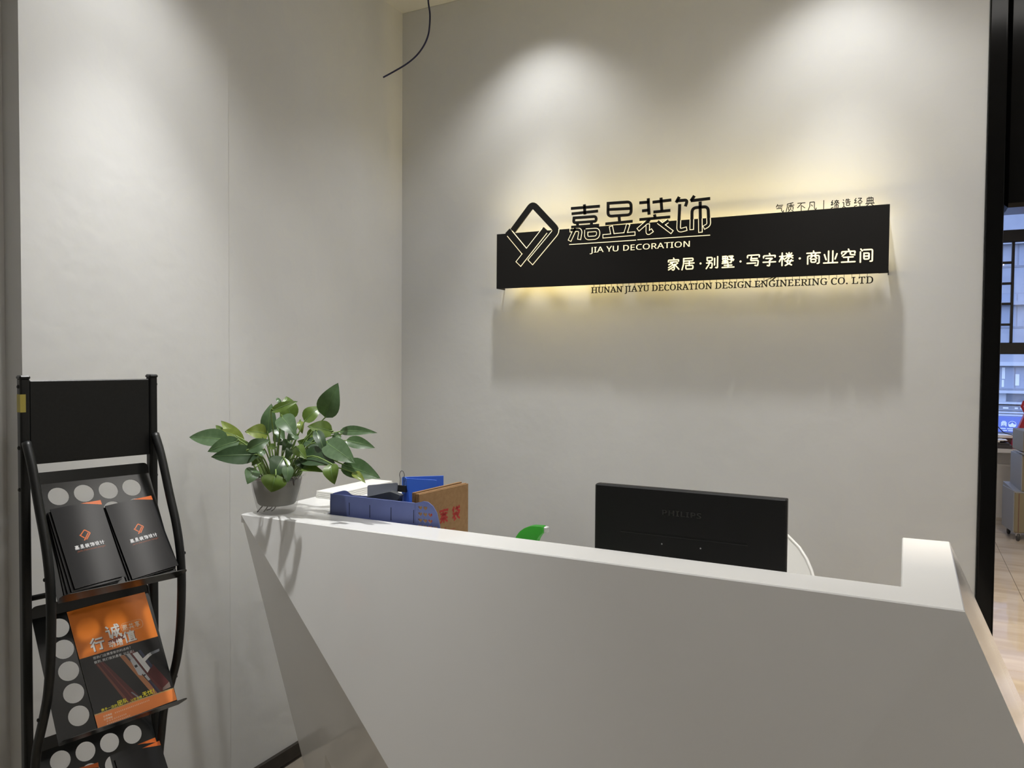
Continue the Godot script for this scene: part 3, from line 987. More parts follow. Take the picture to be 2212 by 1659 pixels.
func build_desk() -> void:
	var d := thing("reception_counter", "large glossy white faceted reception counter below the wall sign", "counter", Vector3(-0.8, 0, -1.9))
	var o := Vector3(0.8, 0, 1.9)
	var FL := Vector3(-1.712, 1.05, -1.622) + o
	var FR := Vector3(0.101, 1.05, -1.620) + o
	var BR := Vector3(0.102, 1.05, -2.236) + o
	var BL := Vector3(-1.730, 1.05, -2.262) + o
	var Q := Vector3(-1.712, 0.001, -1.94) + o
	var QB := Vector3(-1.712, 0.001, -2.262) + o
	var P := Vector3(-0.55, 0.001, -1.416) + o
	var P3 := Vector3(0.558, 0.001, -1.450) + o
	var BR0 := Vector3(0.555, 0.001, -2.236) + o
	# U-shaped counter top, with the edge softened
	var top := PackedVector2Array()
	for v in [FL, FR, BR, Vector3(-0.006, 0, -2.230) + o, Vector3(-0.005, 0, -1.736) + o, Vector3(-1.505, 0, -1.744) + o, Vector3(-1.515, 0, -2.262) + o, BL]:
		top.append(Vector2(v.x, v.z))
	var st := S()
	var ring := []
	for i in top.size():
		var d0 := (top[i] - top[i - 1]).normalized()
		var d1 := (top[(i + 1) % top.size()] - top[i]).normalized()
		var turn := -1.0 if Geometry2D.is_polygon_clockwise(top) else 1.0
		var n0 := Vector2(d0.y, -d0.x) * turn
		var n1 := Vector2(d1.y, -d1.x) * turn
		ring.append(top[i] - (n0 + n1) / (1.0 + n0.dot(n1)) * 0.0025)
	var upper := PackedVector2Array(ring)
	for i in top.size():
		var k := (i + 1) % top.size()
		var out := (top[i] + top[k] - upper[i] - upper[k]) / 2.0
		quad(st, Vector3(top[i].x, 1.0475, top[i].y), Vector3(top[k].x, 1.0475, top[k].y), Vector3(upper[k].x, 1.05, upper[k].y), Vector3(upper[i].x, 1.05, upper[i].y), Vector3(out.x, 0.002, out.y))
		quad(st, Vector3(top[i].x, 1.0475, top[i].y), Vector3(top[k].x, 1.0475, top[k].y), Vector3(top[k].x, 1.025, top[k].y), Vector3(top[i].x, 1.025, top[i].y), Vector3(out.x, 0, out.y))
	var ix := Geometry2D.triangulate_polygon(upper)
	for i in range(0, ix.size(), 3):
		tri(st, Vector3(upper[ix[i]].x, 1.05, upper[ix[i]].y), Vector3(upper[ix[i + 1]].x, 1.05, upper[ix[i + 1]].y), Vector3(upper[ix[i + 2]].x, 1.05, upper[ix[i + 2]].y), Vector3.UP)
	ix = Geometry2D.triangulate_polygon(top)
	for i in range(0, ix.size(), 3):
		tri(st, Vector3(top[ix[i]].x, 1.025, top[ix[i]].y), Vector3(top[ix[i + 1]].x, 1.025, top[ix[i + 1]].y), Vector3(top[ix[i + 2]].x, 1.025, top[ix[i + 2]].y), Vector3.DOWN)
	commit("countertop", st, M.lacquer, d)
	# closed shell of flat facets
	var drop := Vector3(0, -0.0025, 0)
	st = S()
	face(st, [FL + drop, FR + drop, P], Vector3(0, 0.2, 1))
	commit("front_panel", st, M.lacquer, d)
	st = S()
	face(st, [FL + drop, P, Q], Vector3(-1, -0.5, 1))
	commit("left_facet", st, M.lacquer, d)
	st = S()
	face(st, [FR + drop, P3, P], Vector3(0.2, 0.2, 1))
	commit("right_facet", st, M.lacquer, d)
	st = S()
	face(st, [FL + drop, Q, QB, BL + drop], Vector3(-1, 0, 0))
	commit("left_side", st, M.lacquer, d)
	st = S()
	face(st, [FR + drop, P3, BR0, BR + drop], Vector3(1, 0.4, 0))
	commit("right_side", st, M.lacquer, d)
	st = S()
	var wi := [Vector3(-0.006, 1.025, -2.230) + o, Vector3(-0.005, 1.025, -1.736) + o, Vector3(-1.505, 1.025, -1.744) + o, Vector3(-1.515, 1.025, -2.262) + o]
	for i in 3:
		var a: Vector3 = wi[i]
		var b: Vector3 = wi[i + 1]
		quad(st, a, b, Vector3(b.x, 0.001, b.z), Vector3(a.x, 0.001, a.z), Vector3(0, 0, -1) if i == 1 else Vector3(-1 if i == 0 else 1, 0, 0))
	quad(st, BR + drop, wi[0], Vector3(wi[0].x, 0.001, BR.z), BR0, Vector3(0, 0, -1))
	quad(st, BL + drop, wi[3], Vector3(wi[3].x, 0.001, BL.z), QB, Vector3(0, 0, -1))
	commit("inner_side", st, M.lacquer_inside, d)
	st = S()
	box(st, Vector3(-1.50, 0.725, -2.36) + o, Vector3(-0.01, 0.75, -1.75) + o, 0.002)
	commit("worktop", st, M.lacquer_inside, d)

# ------------------------------------------------------------------ recessed spotlights
func build_ceiling_lights() -> void:
	for s in SPOTS:
		var t := thing("ceiling_light", s[7], "ceiling light", Vector3(s[0], CEIL, s[1]))
		var st := S(0)
		lathe(st, [Vector2(0.030, -0.001), Vector2(0.034, -0.010), Vector2(0.046, -0.007), Vector2(0.050, 0.0)], 28)
		commit("trim_ring", st, M.ceiling_paint, t)
		st = S(0)
		lathe(st, [Vector2(0, -0.0035), Vector2(0.030, -0.003), Vector2(0.030, -0.001), Vector2(0, -0.001)], 24)
		commit("lamp_face", st, M.lamp_face, t)
		for beam in [[s[2], s[3], s[4]], [s[5], s[6], 1.0]]:
			if beam[0] <= 0.0:
				continue
			var l := SpotLight3D.new()
			l.name = "spot_light"
			l.position = Vector3(s[0], CEIL - 0.02, s[1])
			l.rotation_degrees = Vector3(-90, 0, 0)
			l.spot_angle = beam[1]
			l.spot_angle_attenuation = beam[2]
			l.spot_range = 12.0
			l.spot_attenuation = 2.0
			l.light_energy = beam[0]
			l.light_color = Color(1.0, 0.998, 0.99)
			l.light_size = 0.03
			l.shadow_enabled = true
			add_child(l, true)
	for k in PANELS.size():
		var p: Array = PANELS[k]
		var t := thing("ceiling_panel_light", ["flat ceiling light panel above the right end of the counter", "flat ceiling light panel on the doorway side of the room", "flat ceiling light panel in the far office"][k], "ceiling light", Vector3(p[0], CEIL, p[1]))
		var st := S()
		box(st, Vector3(-p[4] / 2 - 0.02, -0.025, -p[5] / 2 - 0.02), Vector3(p[4] / 2 + 0.02, 0.0, p[5] / 2 + 0.02), 0.003)
		commit("frame", st, M.ceiling_paint, t)
		st = S()
		box(st, Vector3(-p[4] / 2, -0.029, -p[5] / 2), Vector3(p[4] / 2, -0.0255, p[5] / 2))
		commit("lamp_face", st, M.lamp_face, t)

# ------------------------------------------------------------------ the back-lit sign
const LOGO := "-656,233 -567,335 -458,222 -574,102;-680,235 -601,146;-507,230 -628,98"
const BIG := ["-399,303 -279,302;-343,314 -340,275;-396,282 -286,284;-386,265 -294,264 -292,245 -388,246 -386,265;-372,243 -370,234;-312,242 -313,234;-397,230 -281,229;-401,218 -356,218 -363,181;-379,225 -403,178;-333,212 -283,212 -285,182 -334,182 -333,212", "-245,310 -153,308 -152,259 -245,260 -245,310;-245,286 -153,283;-200,256 -198,238;-255,232 -146,234;-232,220 -225,188;-163,223 -174,188;-263,185 -137,187", "-120,301 -81,301;-86,315 -82,254;-109,270 -83,271;-69,299 2,301;-37,313 -33,263;-65,262 -1,263;-61,253 -58,239;-119,238 -1,239;-79,235 -123,201;-86,218 -86,183 -69,194;-48,226 6,183;-7,226 -28,213", "32,310 20,290;22,296 63,296 55,273;34,283 31,185 60,191;88,309 75,291;75,292 145,294;80,188 80,265 138,266 142,199 125,191;109,286 112,176"]
const LINE := "-405,162 -131,162;-126,163 147,162"

func clip_below(p: PackedVector2Array, y: float, keep_above: bool) -> Array:
	# the pieces of a polyline on one side of a level line
	var out := []
	var cur := PackedVector2Array()
	for i in p.size():
		var ins := (p[i].y >= y) == keep_above
		if i > 0:
			var was := (p[i - 1].y >= y) == keep_above
			if was != ins:
				var t := (y - p[i - 1].y) / (p[i].y - p[i - 1].y)
				var x := p[i - 1].lerp(p[i], t)
				cur.append(x)
				if was:
					out.append(cur)
					cur = PackedVector2Array()
		if ins:
			cur.append(p[i])
	if cur.size() > 1:
		out.append(cur)
	return out

func build_sign() -> void:
	var s := thing("backlit_sign", "long black back-lit company sign with glowing cut-out lettering on the back wall", "sign", Vector3(-0.7887, 1.7943, -2.871))
	s.scale = Vector3.ONE * 0.991
	var PW := 0.7305
	var PH := 0.2245
	var z := 0.0725
	var st := S()
	box(st, Vector3(-PW, 0, z - 0.004), Vector3(PW, PH, z), 0.0008)
	commit("plate", st, M.sign_black, s)
	for k in [-1.0, 1.0]:
		st = S()
		box(st, Vector3(k * PW - (0.003 if k > 0 else 0.0), 0.0, 0.0), Vector3(k * PW + (0.0 if k > 0 else 0.003), 0.012, z - 0.004), 0.0006)
		box(st, Vector3(k * PW - (0.030 if k > 0 else 0.0), 0.0, z - 0.010), Vector3(k * PW + (0.0 if k > 0 else 0.030), 0.003, z - 0.004), 0.0006)
		commit("bracket", st, M.sign_black, s)
	st = S()
	box(st, Vector3(PW - 0.006, 0.045, 0.001), Vector3(PW - 0.002, PH - 0.03, z - 0.006), 0.0008)
	commit("acrylic_edge", st, M.lit_acrylic, s)
	# LED strips behind the upper and lower edges
	for e in [[PH - 0.018, 1.0, 1.40, LED_TOP, 0.0], [0.018, -1.0, 0.48, LED_LOW * 0.55, -0.45], [0.018, -1.0, 0.86, LED_LOW * 0.45, 0.26]]:
		st = S()
		box(st, Vector3(e[4] - e[2] / 2, e[0] - 0.005, z - 0.0085), Vector3(e[4] + e[2] / 2, e[0] + 0.005, z - 0.0045))
		commit("led_strip", st, M.led_strip, s)
		var a := AreaLight3D.new()
		a.name = "led_light"
		a.area_size = Vector2(e[2], 0.012)
		a.position = s.position + Vector3(e[4], e[0], z - 0.012)
		a.rotation_degrees = Vector3(38.0 * e[1], 180, 0)
		a.light_energy = e[3]
		a.light_color = Color(1.0, 0.90, 0.58)
		a.area_range = 12.0
		a.area_attenuation = 2.0
		a.shadow_enabled = true
		add_child(a, true)
	# emblem: solid black above the plate, outlined in light where it crosses the plate
	var names := ["emblem", "character", "character", "character", "character"]
	var codes := [LOGO] + BIG
	for i in 5:
		var w := 0.0265 if i == 0 else 0.0106
		var soft := 0.02 if i == 0 else 0.016
		var rim := 0.0030 if i == 0 else 0.0026
		var body := S()
		var light := S()
		for p in strokes(codes[i]):
			var q := PackedVector2Array()
			for v in p:
				q.append(v / 1000.0)
			q = rounded(q, soft, false, 6)
			ribbon(body, q, w, z - 0.003, z + 0.0016)
			for c in clip_below(q, PH - 0.0005, false):
				if c.size() > 1:
					if not (c[0].y > PH - 0.001):
						c[0] += (c[0] - c[1]).normalized() * rim
					if not (c[c.size() - 1].y > PH - 0.001):
						c[c.size() - 1] += (c[c.size() - 1] - c[c.size() - 2]).normalized() * rim
					ribbon(light, c, w + 2.0 * rim, z - 0.001, z + 0.0008)
		commit(names[i], body, M.sign_black, s)
		commit("lit_outline", light, M.lit_acrylic, s)
	st = S()
	for p in strokes(LINE):
		ribbon(st, PackedVector2Array([p[0] / 1000.0, p[1] / 1000.0]), 0.0026, z - 0.001, z + 0.0008)
	commit("lit_rule", st, M.lit_acrylic, s)
	words("lit_lettering", "JIA YU DECORATION", "Droid Sans", Rect2(-0.318, 0.1195, 0.3915, 0.0265), 0.0008, z, M.lit_acrylic, s)
	for g in [["家", -9, 40, 46, 47], ["居", 44, 40, 48, 46], ["别", 132, 39, 48, 46], ["墅", 189, 40, 47, 45], ["写", 276, 40, 49, 45], ["字", 331, 38, 47, 47], ["楼", 386, 38, 48, 47], ["商", 475, 39, 48, 46], ["业", 530, 38, 47, 46], ["空", 584, 38, 49, 47], ["间", 641, 37, 45, 47]]:
		st = S()
		glyph_mesh(st, g[0], Vector2(g[1], g[2]) / 1000.0, Vector2(g[3], g[4]) / 1000.0, 0.0047, z - 0.001, z + 0.0008, 0.10)
		commit("lit_character", st, M.lit_acrylic, s)
	for x in [0.114, 0.256, 0.455]:
		st = S()
		var p := PackedVector2Array()
		for k in 16:
			p.append(Vector2(x + 0.0036 * cos(TAU * k / 16), 0.0615 + 0.0036 * sin(TAU * k / 16)))
		prism(st, p, z - 0.001, z + 0.0008)
		commit("lit_dot", st, M.lit_acrylic, s)
	# thin black slogan standing on the upper edge
	for g in [["气", 371, 224, 29, 30], ["质", 406, 224, 29, 32], ["不", 442, 223, 29, 32], ["凡", 477, 223, 29, 31], ["缔", 549, 221, 28, 32], ["造", 585, 221, 28, 33], ["经", 621, 221, 28, 33], ["典", 656, 221, 30, 33]]:
		st = S()
		glyph_mesh(st, g[0], Vector2(g[1], g[2]) / 1000.0, Vector2(g[3], g[4]) / 1000.0, 0.0025, z - 0.004, z - 0.001, 0.05, false)
		commit("slogan_character", st, M.sign_black, s)
	st = S()
	box(st, Vector3(0.5270, 0.22, z - 0.004), Vector3(0.5292, 0.2545, z - 0.001))
	commit("slogan_bar", st, M.sign_black, s)
	# serif company line hanging under the lower edge on small tabs
	words("company_lettering", "HUNAN JIAYU DECORATION DESIGN ENGINEERING CO. LTD", "Droid Serif", Rect2(-0.311, -0.0395, 0.9965, 0.0310), 0.003, z - 0.004, M.sign_black, s, 400, 0.35)
	st = S()
	for k in 42:
		var x := -0.300 + k * 0.0236
		box(st, Vector3(x - 0.0006, -0.014, z - 0.004), Vector3(x + 0.0006, 0.002, z - 0.002))
	commit("hanging_tabs", st, M.sign_black, s)
	# loose wire end behind the company line
	st = S(0)
	tube(st, curve([Vector3(0.286, -0.025, 0.060), Vector3(0.299, -0.030, 0.064), Vector3(0.316, -0.027, 0.065), Vector3(0.342, -0.008, 0.064), Vector3(0.375, 0.004, 0.062)]), 0.0013, 6)
	tube(st, curve([Vector3(0.362, -0.011, 0.062), Vector3(0.368, -0.004, 0.062), Vector3(0.378, 0.004, 0.061)]), 0.0024, 6)
	commit("wire_end", st, M.wire_black, s)

const LED_TOP := 0.62
const LED_LOW := 0.16

# ------------------------------------------------------------------ the brochure rack
const RU := 0.28

func tray_frame(t: Array) -> Transform3D:
	# frame of a sloping tray: x across, y up the slope, z out of its face; origin at the middle of its upper edge
	var d := Vector2(t[2] - t[0], t[3] - t[1]).normalized()
	return Transform3D(Basis(Vector3(1, 0, 0), Vector3(0, -d.y, -d.x), Vector3(0, d.x, -d.y)), Vector3(0, t[1], t[0]))

const TRAYS := [[0.005, 1.225, 0.142, 1.0], [0.0, 0.935, 0.14, 0.705], [0.0, 0.640, 0.14, 0.41], [0.0, 0.345, 0.14, 0.115]]

func perforated(st: SurfaceTool, len_: float) -> void:
	var x0 := 0.014
	var x1 := 0.266
	var cols := []
	for i in 4: cols.append(0.0615 + i * 0.0522)
	var rows := []
	for j in 5: rows.append(-(0.0315 + j * 0.0482))
	var r := 0.0208
	var hx := 0.0261
	var hy := 0.0241
	var t := 0.0014
	for z in [0.0, -t]:
		var n := Vector3(0, 0, 1 if z == 0.0 else -1)
		var xa: float = cols[0] - hx
		var xb: float = cols[3] + hx
		var ya: float = rows[0] + hy
		var yb: float = rows[4] - hy
		for e in [[x0, xa, 0.0, -len_], [xb, x1, 0.0, -len_], [xa, xb, 0.0, ya], [xa, xb, yb, -len_]]:
			quad(st, Vector3(e[0], e[2], z), Vector3(e[1], e[2], z), Vector3(e[1], e[3], z), Vector3(e[0], e[3], z), n)
	var seg := 24
	for cx in cols:
		for cy in rows:
			for k in seg:
				var a0 := TAU * k / seg + PI / 4
				var a1 := TAU * (k + 1) / seg + PI / 4
				var c0 := Vector2(cos(a0), sin(a0))
				var c1 := Vector2(cos(a1), sin(a1))
				var s0 := c0 / maxf(absf(c0.x), absf(c0.y)) * Vector2(hx, hy)
				var s1 := c1 / maxf(absf(c1.x), absf(c1.y)) * Vector2(hx, hy)
				var o := Vector2(cx, cy)
				for z in [0.0, -t]:
					quad(st, Vector3(o.x + c0.x * r, o.y + c0.y * r, z), Vector3(o.x + c1.x * r, o.y + c1.y * r, z), Vector3(o.x + s1.x, o.y + s1.y, z), Vector3(o.x + s0.x, o.y + s0.y, z), Vector3(0, 0, 1 if z == 0.0 else -1))
				quad(st, Vector3(o.x + c0.x * r, o.y + c0.y * r, 0), Vector3(o.x + c1.x * r, o.y + c1.y * r, 0), Vector3(o.x + c1.x * r, o.y + c1.y * r, -t), Vector3(o.x + c0.x * r, o.y + c0.y * r, -t), Vector3(-c0.x, -c0.y, 0))
	for e in [x0, x1]:
		quad(st, Vector3(e, 0, 0), Vector3(e, -len_, 0), Vector3(e, -len_, -t), Vector3(e, 0, -t), Vector3(1 if e == x1 else -1, 0, 0))

func build_rack() -> void:
	var r := thing("brochure_rack", "black metal brochure rack with perforated sloping trays by the left wall", "rack", Vector3(-1.6713, 0, -0.9803), PI / 2 - 0.213)
	var st: SurfaceTool
	for u in [0.003, RU - 0.003]:
		st = S()
		prism(st, rounded(PackedVector2Array([Vector2(u - 0.0095, -0.0125), Vector2(u + 0.0095, -0.0125), Vector2(u + 0.0095, 0.0105), Vector2(u - 0.0095, 0.0105)]), 0.006, true, 4), 0.0, 1.452, Transform3D(Basis(Vector3(1, 0, 0), Vector3(0, 0, 1), Vector3(0, 1, 0)), Vector3.ZERO))
		var post := commit("post", st, M.rack_black, r)
		st = S()
		box(st, Vector3(u - 0.0105, 1.452, -0.0135), Vector3(u + 0.0105, 1.461, 0.0115), 0.003)
		commit("end_cap", st, M.rack_black, post)
		for v in [1.437, 1.307, 1.218]:
			st = S(0)
			var sg := -1.0 if u < 0.1 else 1.0
			lathe(st, [Vector2(0.0045, 0.0), Vector2(0.0042, 0.0018), Vector2(0.0025, 0.003), Vector2(0, 0.0034)], 12, Transform3D(Basis(Vector3(0, 0, 1), -sg * PI / 2), Vector3(u + sg * 0.0094, v, 0)))
			commit("bolt", st, M.rack_black, post)
		# bowed side rail
		var pts := []
		for p in [[1.318, 0.014], [1.27, 0.044], [1.18, 0.084], [1.12, 0.112], [1.06, 0.130], [1.0, 0.137], [0.93, 0.135], [0.86, 0.127], [0.80, 0.113], [0.74, 0.086], [0.67, 0.052], [0.60, 0.036], [0.53, 0.024], [0.44, 0.030], [0.32, 0.060], [0.18, 0.105], [0.06, 0.150], [0.012, 0.172]]:
			pts.append(Vector3(u + (0.0 if u < 0.1 else 0.0), p[0], p[1]))
		st = S(0)
		tube(st, curve(pts, 4), 0.0095, 12)
		var rail := commit("side_rail", st, M.rack_black, r)
		for v in [[1.05, 0.132], [0.75, 0.09]]:
			st = S(0)
			var sg := -1.0 if u < 0.1 else 1.0
			lathe(st, [Vector2(0.004, 0.0), Vector2(0.0038, 0.0018), Vector2(0.0022, 0.003), Vector2(0, 0.0034)], 12, Transform3D(Basis(Vector3(0, 0, 1), -sg * PI / 2), Vector3(u + sg * 0.0092, v[0], v[1])))
			commit("bolt", st, M.rack_black, rail)
		st = S()
		box(st, Vector3(u - 0.012, 0.0, -0.018), Vector3(u + 0.012, 0.012, 0.018), 0.003)
		commit("foot", st, M.rack_black, r)
		st = S()
		box(st, Vector3(u - 0.012, 0.0, 0.158), Vector3(u + 0.012, 0.012, 0.190), 0.003)
		commit("foot", st, M.rack_black, r)
	st = S()
	box(st, Vector3(0.012, 1.270, -0.006), Vector3(RU - 0.012, 1.450, 0.007), 0.002)
	commit("header_panel", st, M.rack_black, r)
	st = S()
	box(st, Vector3(-0.0072, 1.383, 0.0108), Vector3(0.0035, 1.421, 0.0113))
	box(st, Vector3(-0.0071, 1.383, -0.008), Vector3(-0.0066, 1.421, 0.0112))
	commit("yellow_sticker", st, M.sticker_yellow, r).set_meta("label", "small yellow sticker on the left post")
	for y in [0.10, 0.98]:
		st = S(0)
		tube(st, [Vector3(0.012, y, -0.004), Vector3(RU - 0.012, y, -0.004)], 0.006, 10)
		commit("cross_bar", st, M.rack_black, r)
	for i in TRAYS.size():
		var t: Array = TRAYS[i]
		var len_ := Vector2(t[2] - t[0], t[3] - t[1]).length()
		var f := tray_frame(t)
		st = S()
		perforated(st, len_)
		var tr := commit("tray", st, M.tray_black, r)
		tr.transform = f
		# upper edge folded back, with rounded corners
		st = S()
		var up := rounded(PackedVector2Array([Vector2(0.014, -0.001), Vector2(0.266, -0.001), Vector2(0.266, 0.026), Vector2(0.014, 0.026)]), 0.018, false, 5)
		up = PackedVector2Array([Vector2(0.014, -0.001), Vector2(0.266, -0.001)]) + rounded(PackedVector2Array([Vector2(0.266, -0.001), Vector2(0.266, 0.026), Vector2(0.014, 0.026), Vector2(0.014, -0.001)]), 0.02, false, 5).slice(1, -1)
		prism(st, up, -0.0014, 0.0, Transform3D(Basis(Vector3(1, 0, 0), 0.32), Vector3.ZERO))
		commit("folded_edge", st, M.tray_black, tr)
		# front lip turned up
		st = S()
		var lip := PackedVector2Array([Vector2(0.014, 0.0), Vector2(0.266, 0.0)]) + rounded(PackedVector2Array([Vector2(0.272, 0.0), Vector2(0.274, 0.042), Vector2(0.008, 0.042), Vector2(0.010, 0.0)]), 0.016, false, 5).slice(1, -1)
		prism(st, lip, 0.0, 0.0014, Transform3D(Basis(Vector3(1, 0, 0), 1.5), Vector3(0, -len_, 0)))
		commit("front_lip", st, M.tray_black, tr)
	build_brochures(r)

func card_mesh(w: float, h: float, t: float, bulge: float, back := false) -> ArrayMesh:
	# a slightly domed printed sheet with the picture on its upper face
	var st := S(0)
	var nx := 8
	for i in nx:
		var x0 := float(i) / nx
		var x1 := float(i + 1) / nx
		var z0 := t + bulge * sin(PI * x0)
		var z1 := t + bulge * sin(PI * x1)
		var q := [[x0, 0.0, z0], [x1, 0.0, z1], [x1, 1.0, z1], [x0, 1.0, z0]]
		for k in [0, 2, 1, 0, 3, 2]:
			st.set_uv(Vector2(q[k][0], 1.0 - q[k][1]))
			st.add_vertex(Vector3((q[k][0] - 0.5) * w, (q[k][1] - 0.5) * h, q[k][2]))
	st.generate_normals()
	return st.commit()

func draw_logo(im: Image, x: float, y: float, k: float, c: Color) -> void:
	for p in strokes("14,42 50,6 86,42 46,90;6,44 32,74;70,40 28,94"):
		var q := PackedVector2Array()
		for v in p:
			q.append(Vector2(x, y) + v * k / 100.0)
		draw_line(im, rounded(q, k * 0.08), k * 0.09, c)

func cover_image() -> ImageTexture:
	var im := Image.create(404, 724, false, Image.FORMAT_RGB8)
	im.fill(rgb(27, 28, 31))
	var orange := rgb(226, 112, 48)
	fill_poly(im, pl("236,0 404,0 404,44"), orange)
	draw_logo(im, 148, 236, 104, orange)
	draw_text(im, "嘉昱装饰设计", 86, 366, 36, 5.6, rgb(225, 226, 228))
	draw_latin(im, "JiaYu Decoration Design", "Droid Sans", Rect2(92, 412, 226, 20), rgb(176, 84, 38), 8.0)
	return tex(im)

func flyer_image() -> ImageTexture:
	var im := Image.create(720, 1088, false, Image.FORMAT_RGB8)
	var k := 2.0
	var orange := rgb(240, 134, 46)
	im.fill(rgb(28, 27, 27))
	fill_poly(im, pl("0,0 360,0 360,229 0,225", k), orange)
	# door edge with lever handle
	fill_poly(im, pl("57,268 92,267 206,482 140,480", k), rgb(84, 38, 36))
	fill_poly(im, pl("62,270 68,270 152,480 140,480", k), rgb(118, 66, 52))
	fill_poly(im, pl("80,268 84,268 180,482 172,482", k), rgb(110, 52, 46))
	fill_poly(im, pl("168,440 174,440 206,482 196,482", k), rgb(120, 120, 124))
	fill_poly(im, pl("164,265 185,266 285,485 261,486", k), rgb(172, 116, 80))
	fill_poly(im, pl("209,261 230,259 349,462 349,478 308,482 296,484", k), rgb(96, 44, 42))
	fill_poly(im, pl("236,330 300,350 349,455 345,478 312,480", k), rgb(82, 34, 34))
	fill_poly(im, pl("186,266 194,266 300,484 288,485", k), rgb(70, 66, 74))
	fill_poly(im, pl("312,470 349,452 349,478 308,482", k), rgb(126, 108, 100))
	fill_poly(im, pl("194,268 210,267 268,414 257,416", k), rgb(176, 178, 182))
	fill_poly(im, pl("204,300 222,296 246,368 234,384 222,376", k), rgb(186, 188, 192))
	fill_poly(im, pl("214,330 226,327 230,338 218,341", k), rgb(40, 38, 42))
	fill_poly(im, pl("243,384 252,382 254,388 245,390", k), rgb(40, 38, 42))
	fill_poly(im, pl("256,420 264,418 290,484 281,485", k), rgb(52, 44, 70))
	fill_poly(im, pl("250,268 262,266 296,356 284,366", k), rgb(58, 62, 84))
	fill_poly(im, pl("222,273 246,271 282,363 264,380", k), rgb(216, 217, 218))
	fill_poly(im, pl("254,313 291,295 298,308 260,331", k), rgb(222, 222, 222))
	fill_poly(im, pl("290,296 304,292 308,305 297,310", k), rgb(196, 196, 198))
	fill_poly(im, pl("302,292 349,288 346,300 306,305", k), rgb(110, 112, 116))
	# headline
	var white := rgb(236, 233, 228)
	fill_poly(im, pl("130,184 206,172 220,190 170,206", k), rgb(120, 60, 44))
	draw_text(im, "诚", 268, 232, 136, 17, rgb(120, 60, 44))
	draw_text(im, "诚", 264, 226, 136, 16, white)
	draw_text(im, "行", 116, 308, 124, 17, rgb(120, 60, 44))
	draw_text(im, "行", 112, 302, 124, 16, white)
	draw_text(im, "动增", 262, 372, 66, 7.5, white, Vector2(1, 0), 0.92)
	draw_text(im, "值", 410, 330, 112, 15, rgb(120, 60, 44))
	draw_text(im, "值", 406, 324, 112, 14, white)
	draw_text(im, "邀共享", 418, 258, 60, 6.0, rgb(240, 214, 190), Vector2(1, 0), 0.88)
	var pill := PackedVector2Array()
	for v in rrect(208, 84, 42, Vector2(512, 288)):
		pill.append(v)
	pill.append(pill[0])
	draw_line(im, pill, 2.4, rgb(240, 214, 190))
	draw_text(im, "您的门店需要新的利点吗？", 110, 466, 26, 3.0, rgb(206, 206, 206), Vector2(1, 0.02))
	draw_text(im, "做到，我们做到最新，论斤买！", 108, 506, 26, 3.0, rgb(206, 206, 206), Vector2(1, 0.02))
	# lower slogan and footer
	var yellow := rgb(226, 214, 44)
	draw_text(im, "携手一流的", 62, 930, 25, 3.2, yellow, Vector2(1, 0.03))
	draw_text(im, "团队", 204, 914, 42, 6.0, yellow)
	draw_text(im, "，让您全程", 304, 938, 24, 3.0, yellow)
	draw_text(im, "无忧！", 428, 916, 44, 6.4, yellow)
	fill_poly(im, pl("0,478 360,486 360,492 0,484", k), rgb(196, 160, 104))
	fill_poly(im, pl("0,483 360,491 360,544 0,544", k), rgb(243, 140, 72))
	draw_text(im, "公司地址", 64, 992, 17, 2.2, rgb(250, 226, 204))
	draw_text(im, "公司地址", 62, 1018, 17, 2.2, rgb(250, 226, 204))
	for e in [[162, 1002, 470], [80, 1046, 256], [76, 1070, 284]]:
		var x: float = e[0]
		while x < e[2]:
			var w := 8.0 + float(int(x * 7.3) % 9)
			im.fill_rect(Rect2i(int(x), e[1], int(w), 2), rgb(246, 214, 190))
			im.fill_rect(Rect2i(int(x + w * 0.4), e[1] - 5, 2, 12), rgb(246, 214, 190))
			im.fill_rect(Rect2i(int(x), e[1] + 6, int(w * 0.8), 2), rgb(246, 214, 190))
			x += w + 5.0
	return tex(im)

func brochure(label: String, group: String, at: Transform3D, w: float, h: float, thick: float, cover: Material) -> Node3D:
	var b := thing("brochure", label, "brochure", Vector3.ZERO, 0.0, group)
	b.transform = at
	var st := S()
	box(st, Vector3(-w / 2 + 0.0006, -h / 2 + 0.0006, 0.0004), Vector3(w / 2 - 0.0006, h / 2 - 0.0006, thick - 0.0004))
	commit("pages", st, M.page_edges, b)
	st = S()
	box(st, Vector3(-w / 2, -h / 2, 0), Vector3(w / 2, h / 2, 0.0004))
	box(st, Vector3(-w / 2 - 0.0004, -h / 2, 0), Vector3(-w / 2, h / 2, thick))
	commit("back_cover", st, M.cover_black, b)
	mesh_node("front_cover", card_mesh(w, h, thick, 0.0016), cover, b)
	return b

func on_tray(r: Node3D, i: int, u: float, s: float, turn: float, lift: float) -> Transform3D:
	return r.transform * tray_frame(TRAYS[i]) * Transform3D(Basis(Vector3(0, 0, 1), turn), Vector3(u, -s, lift))

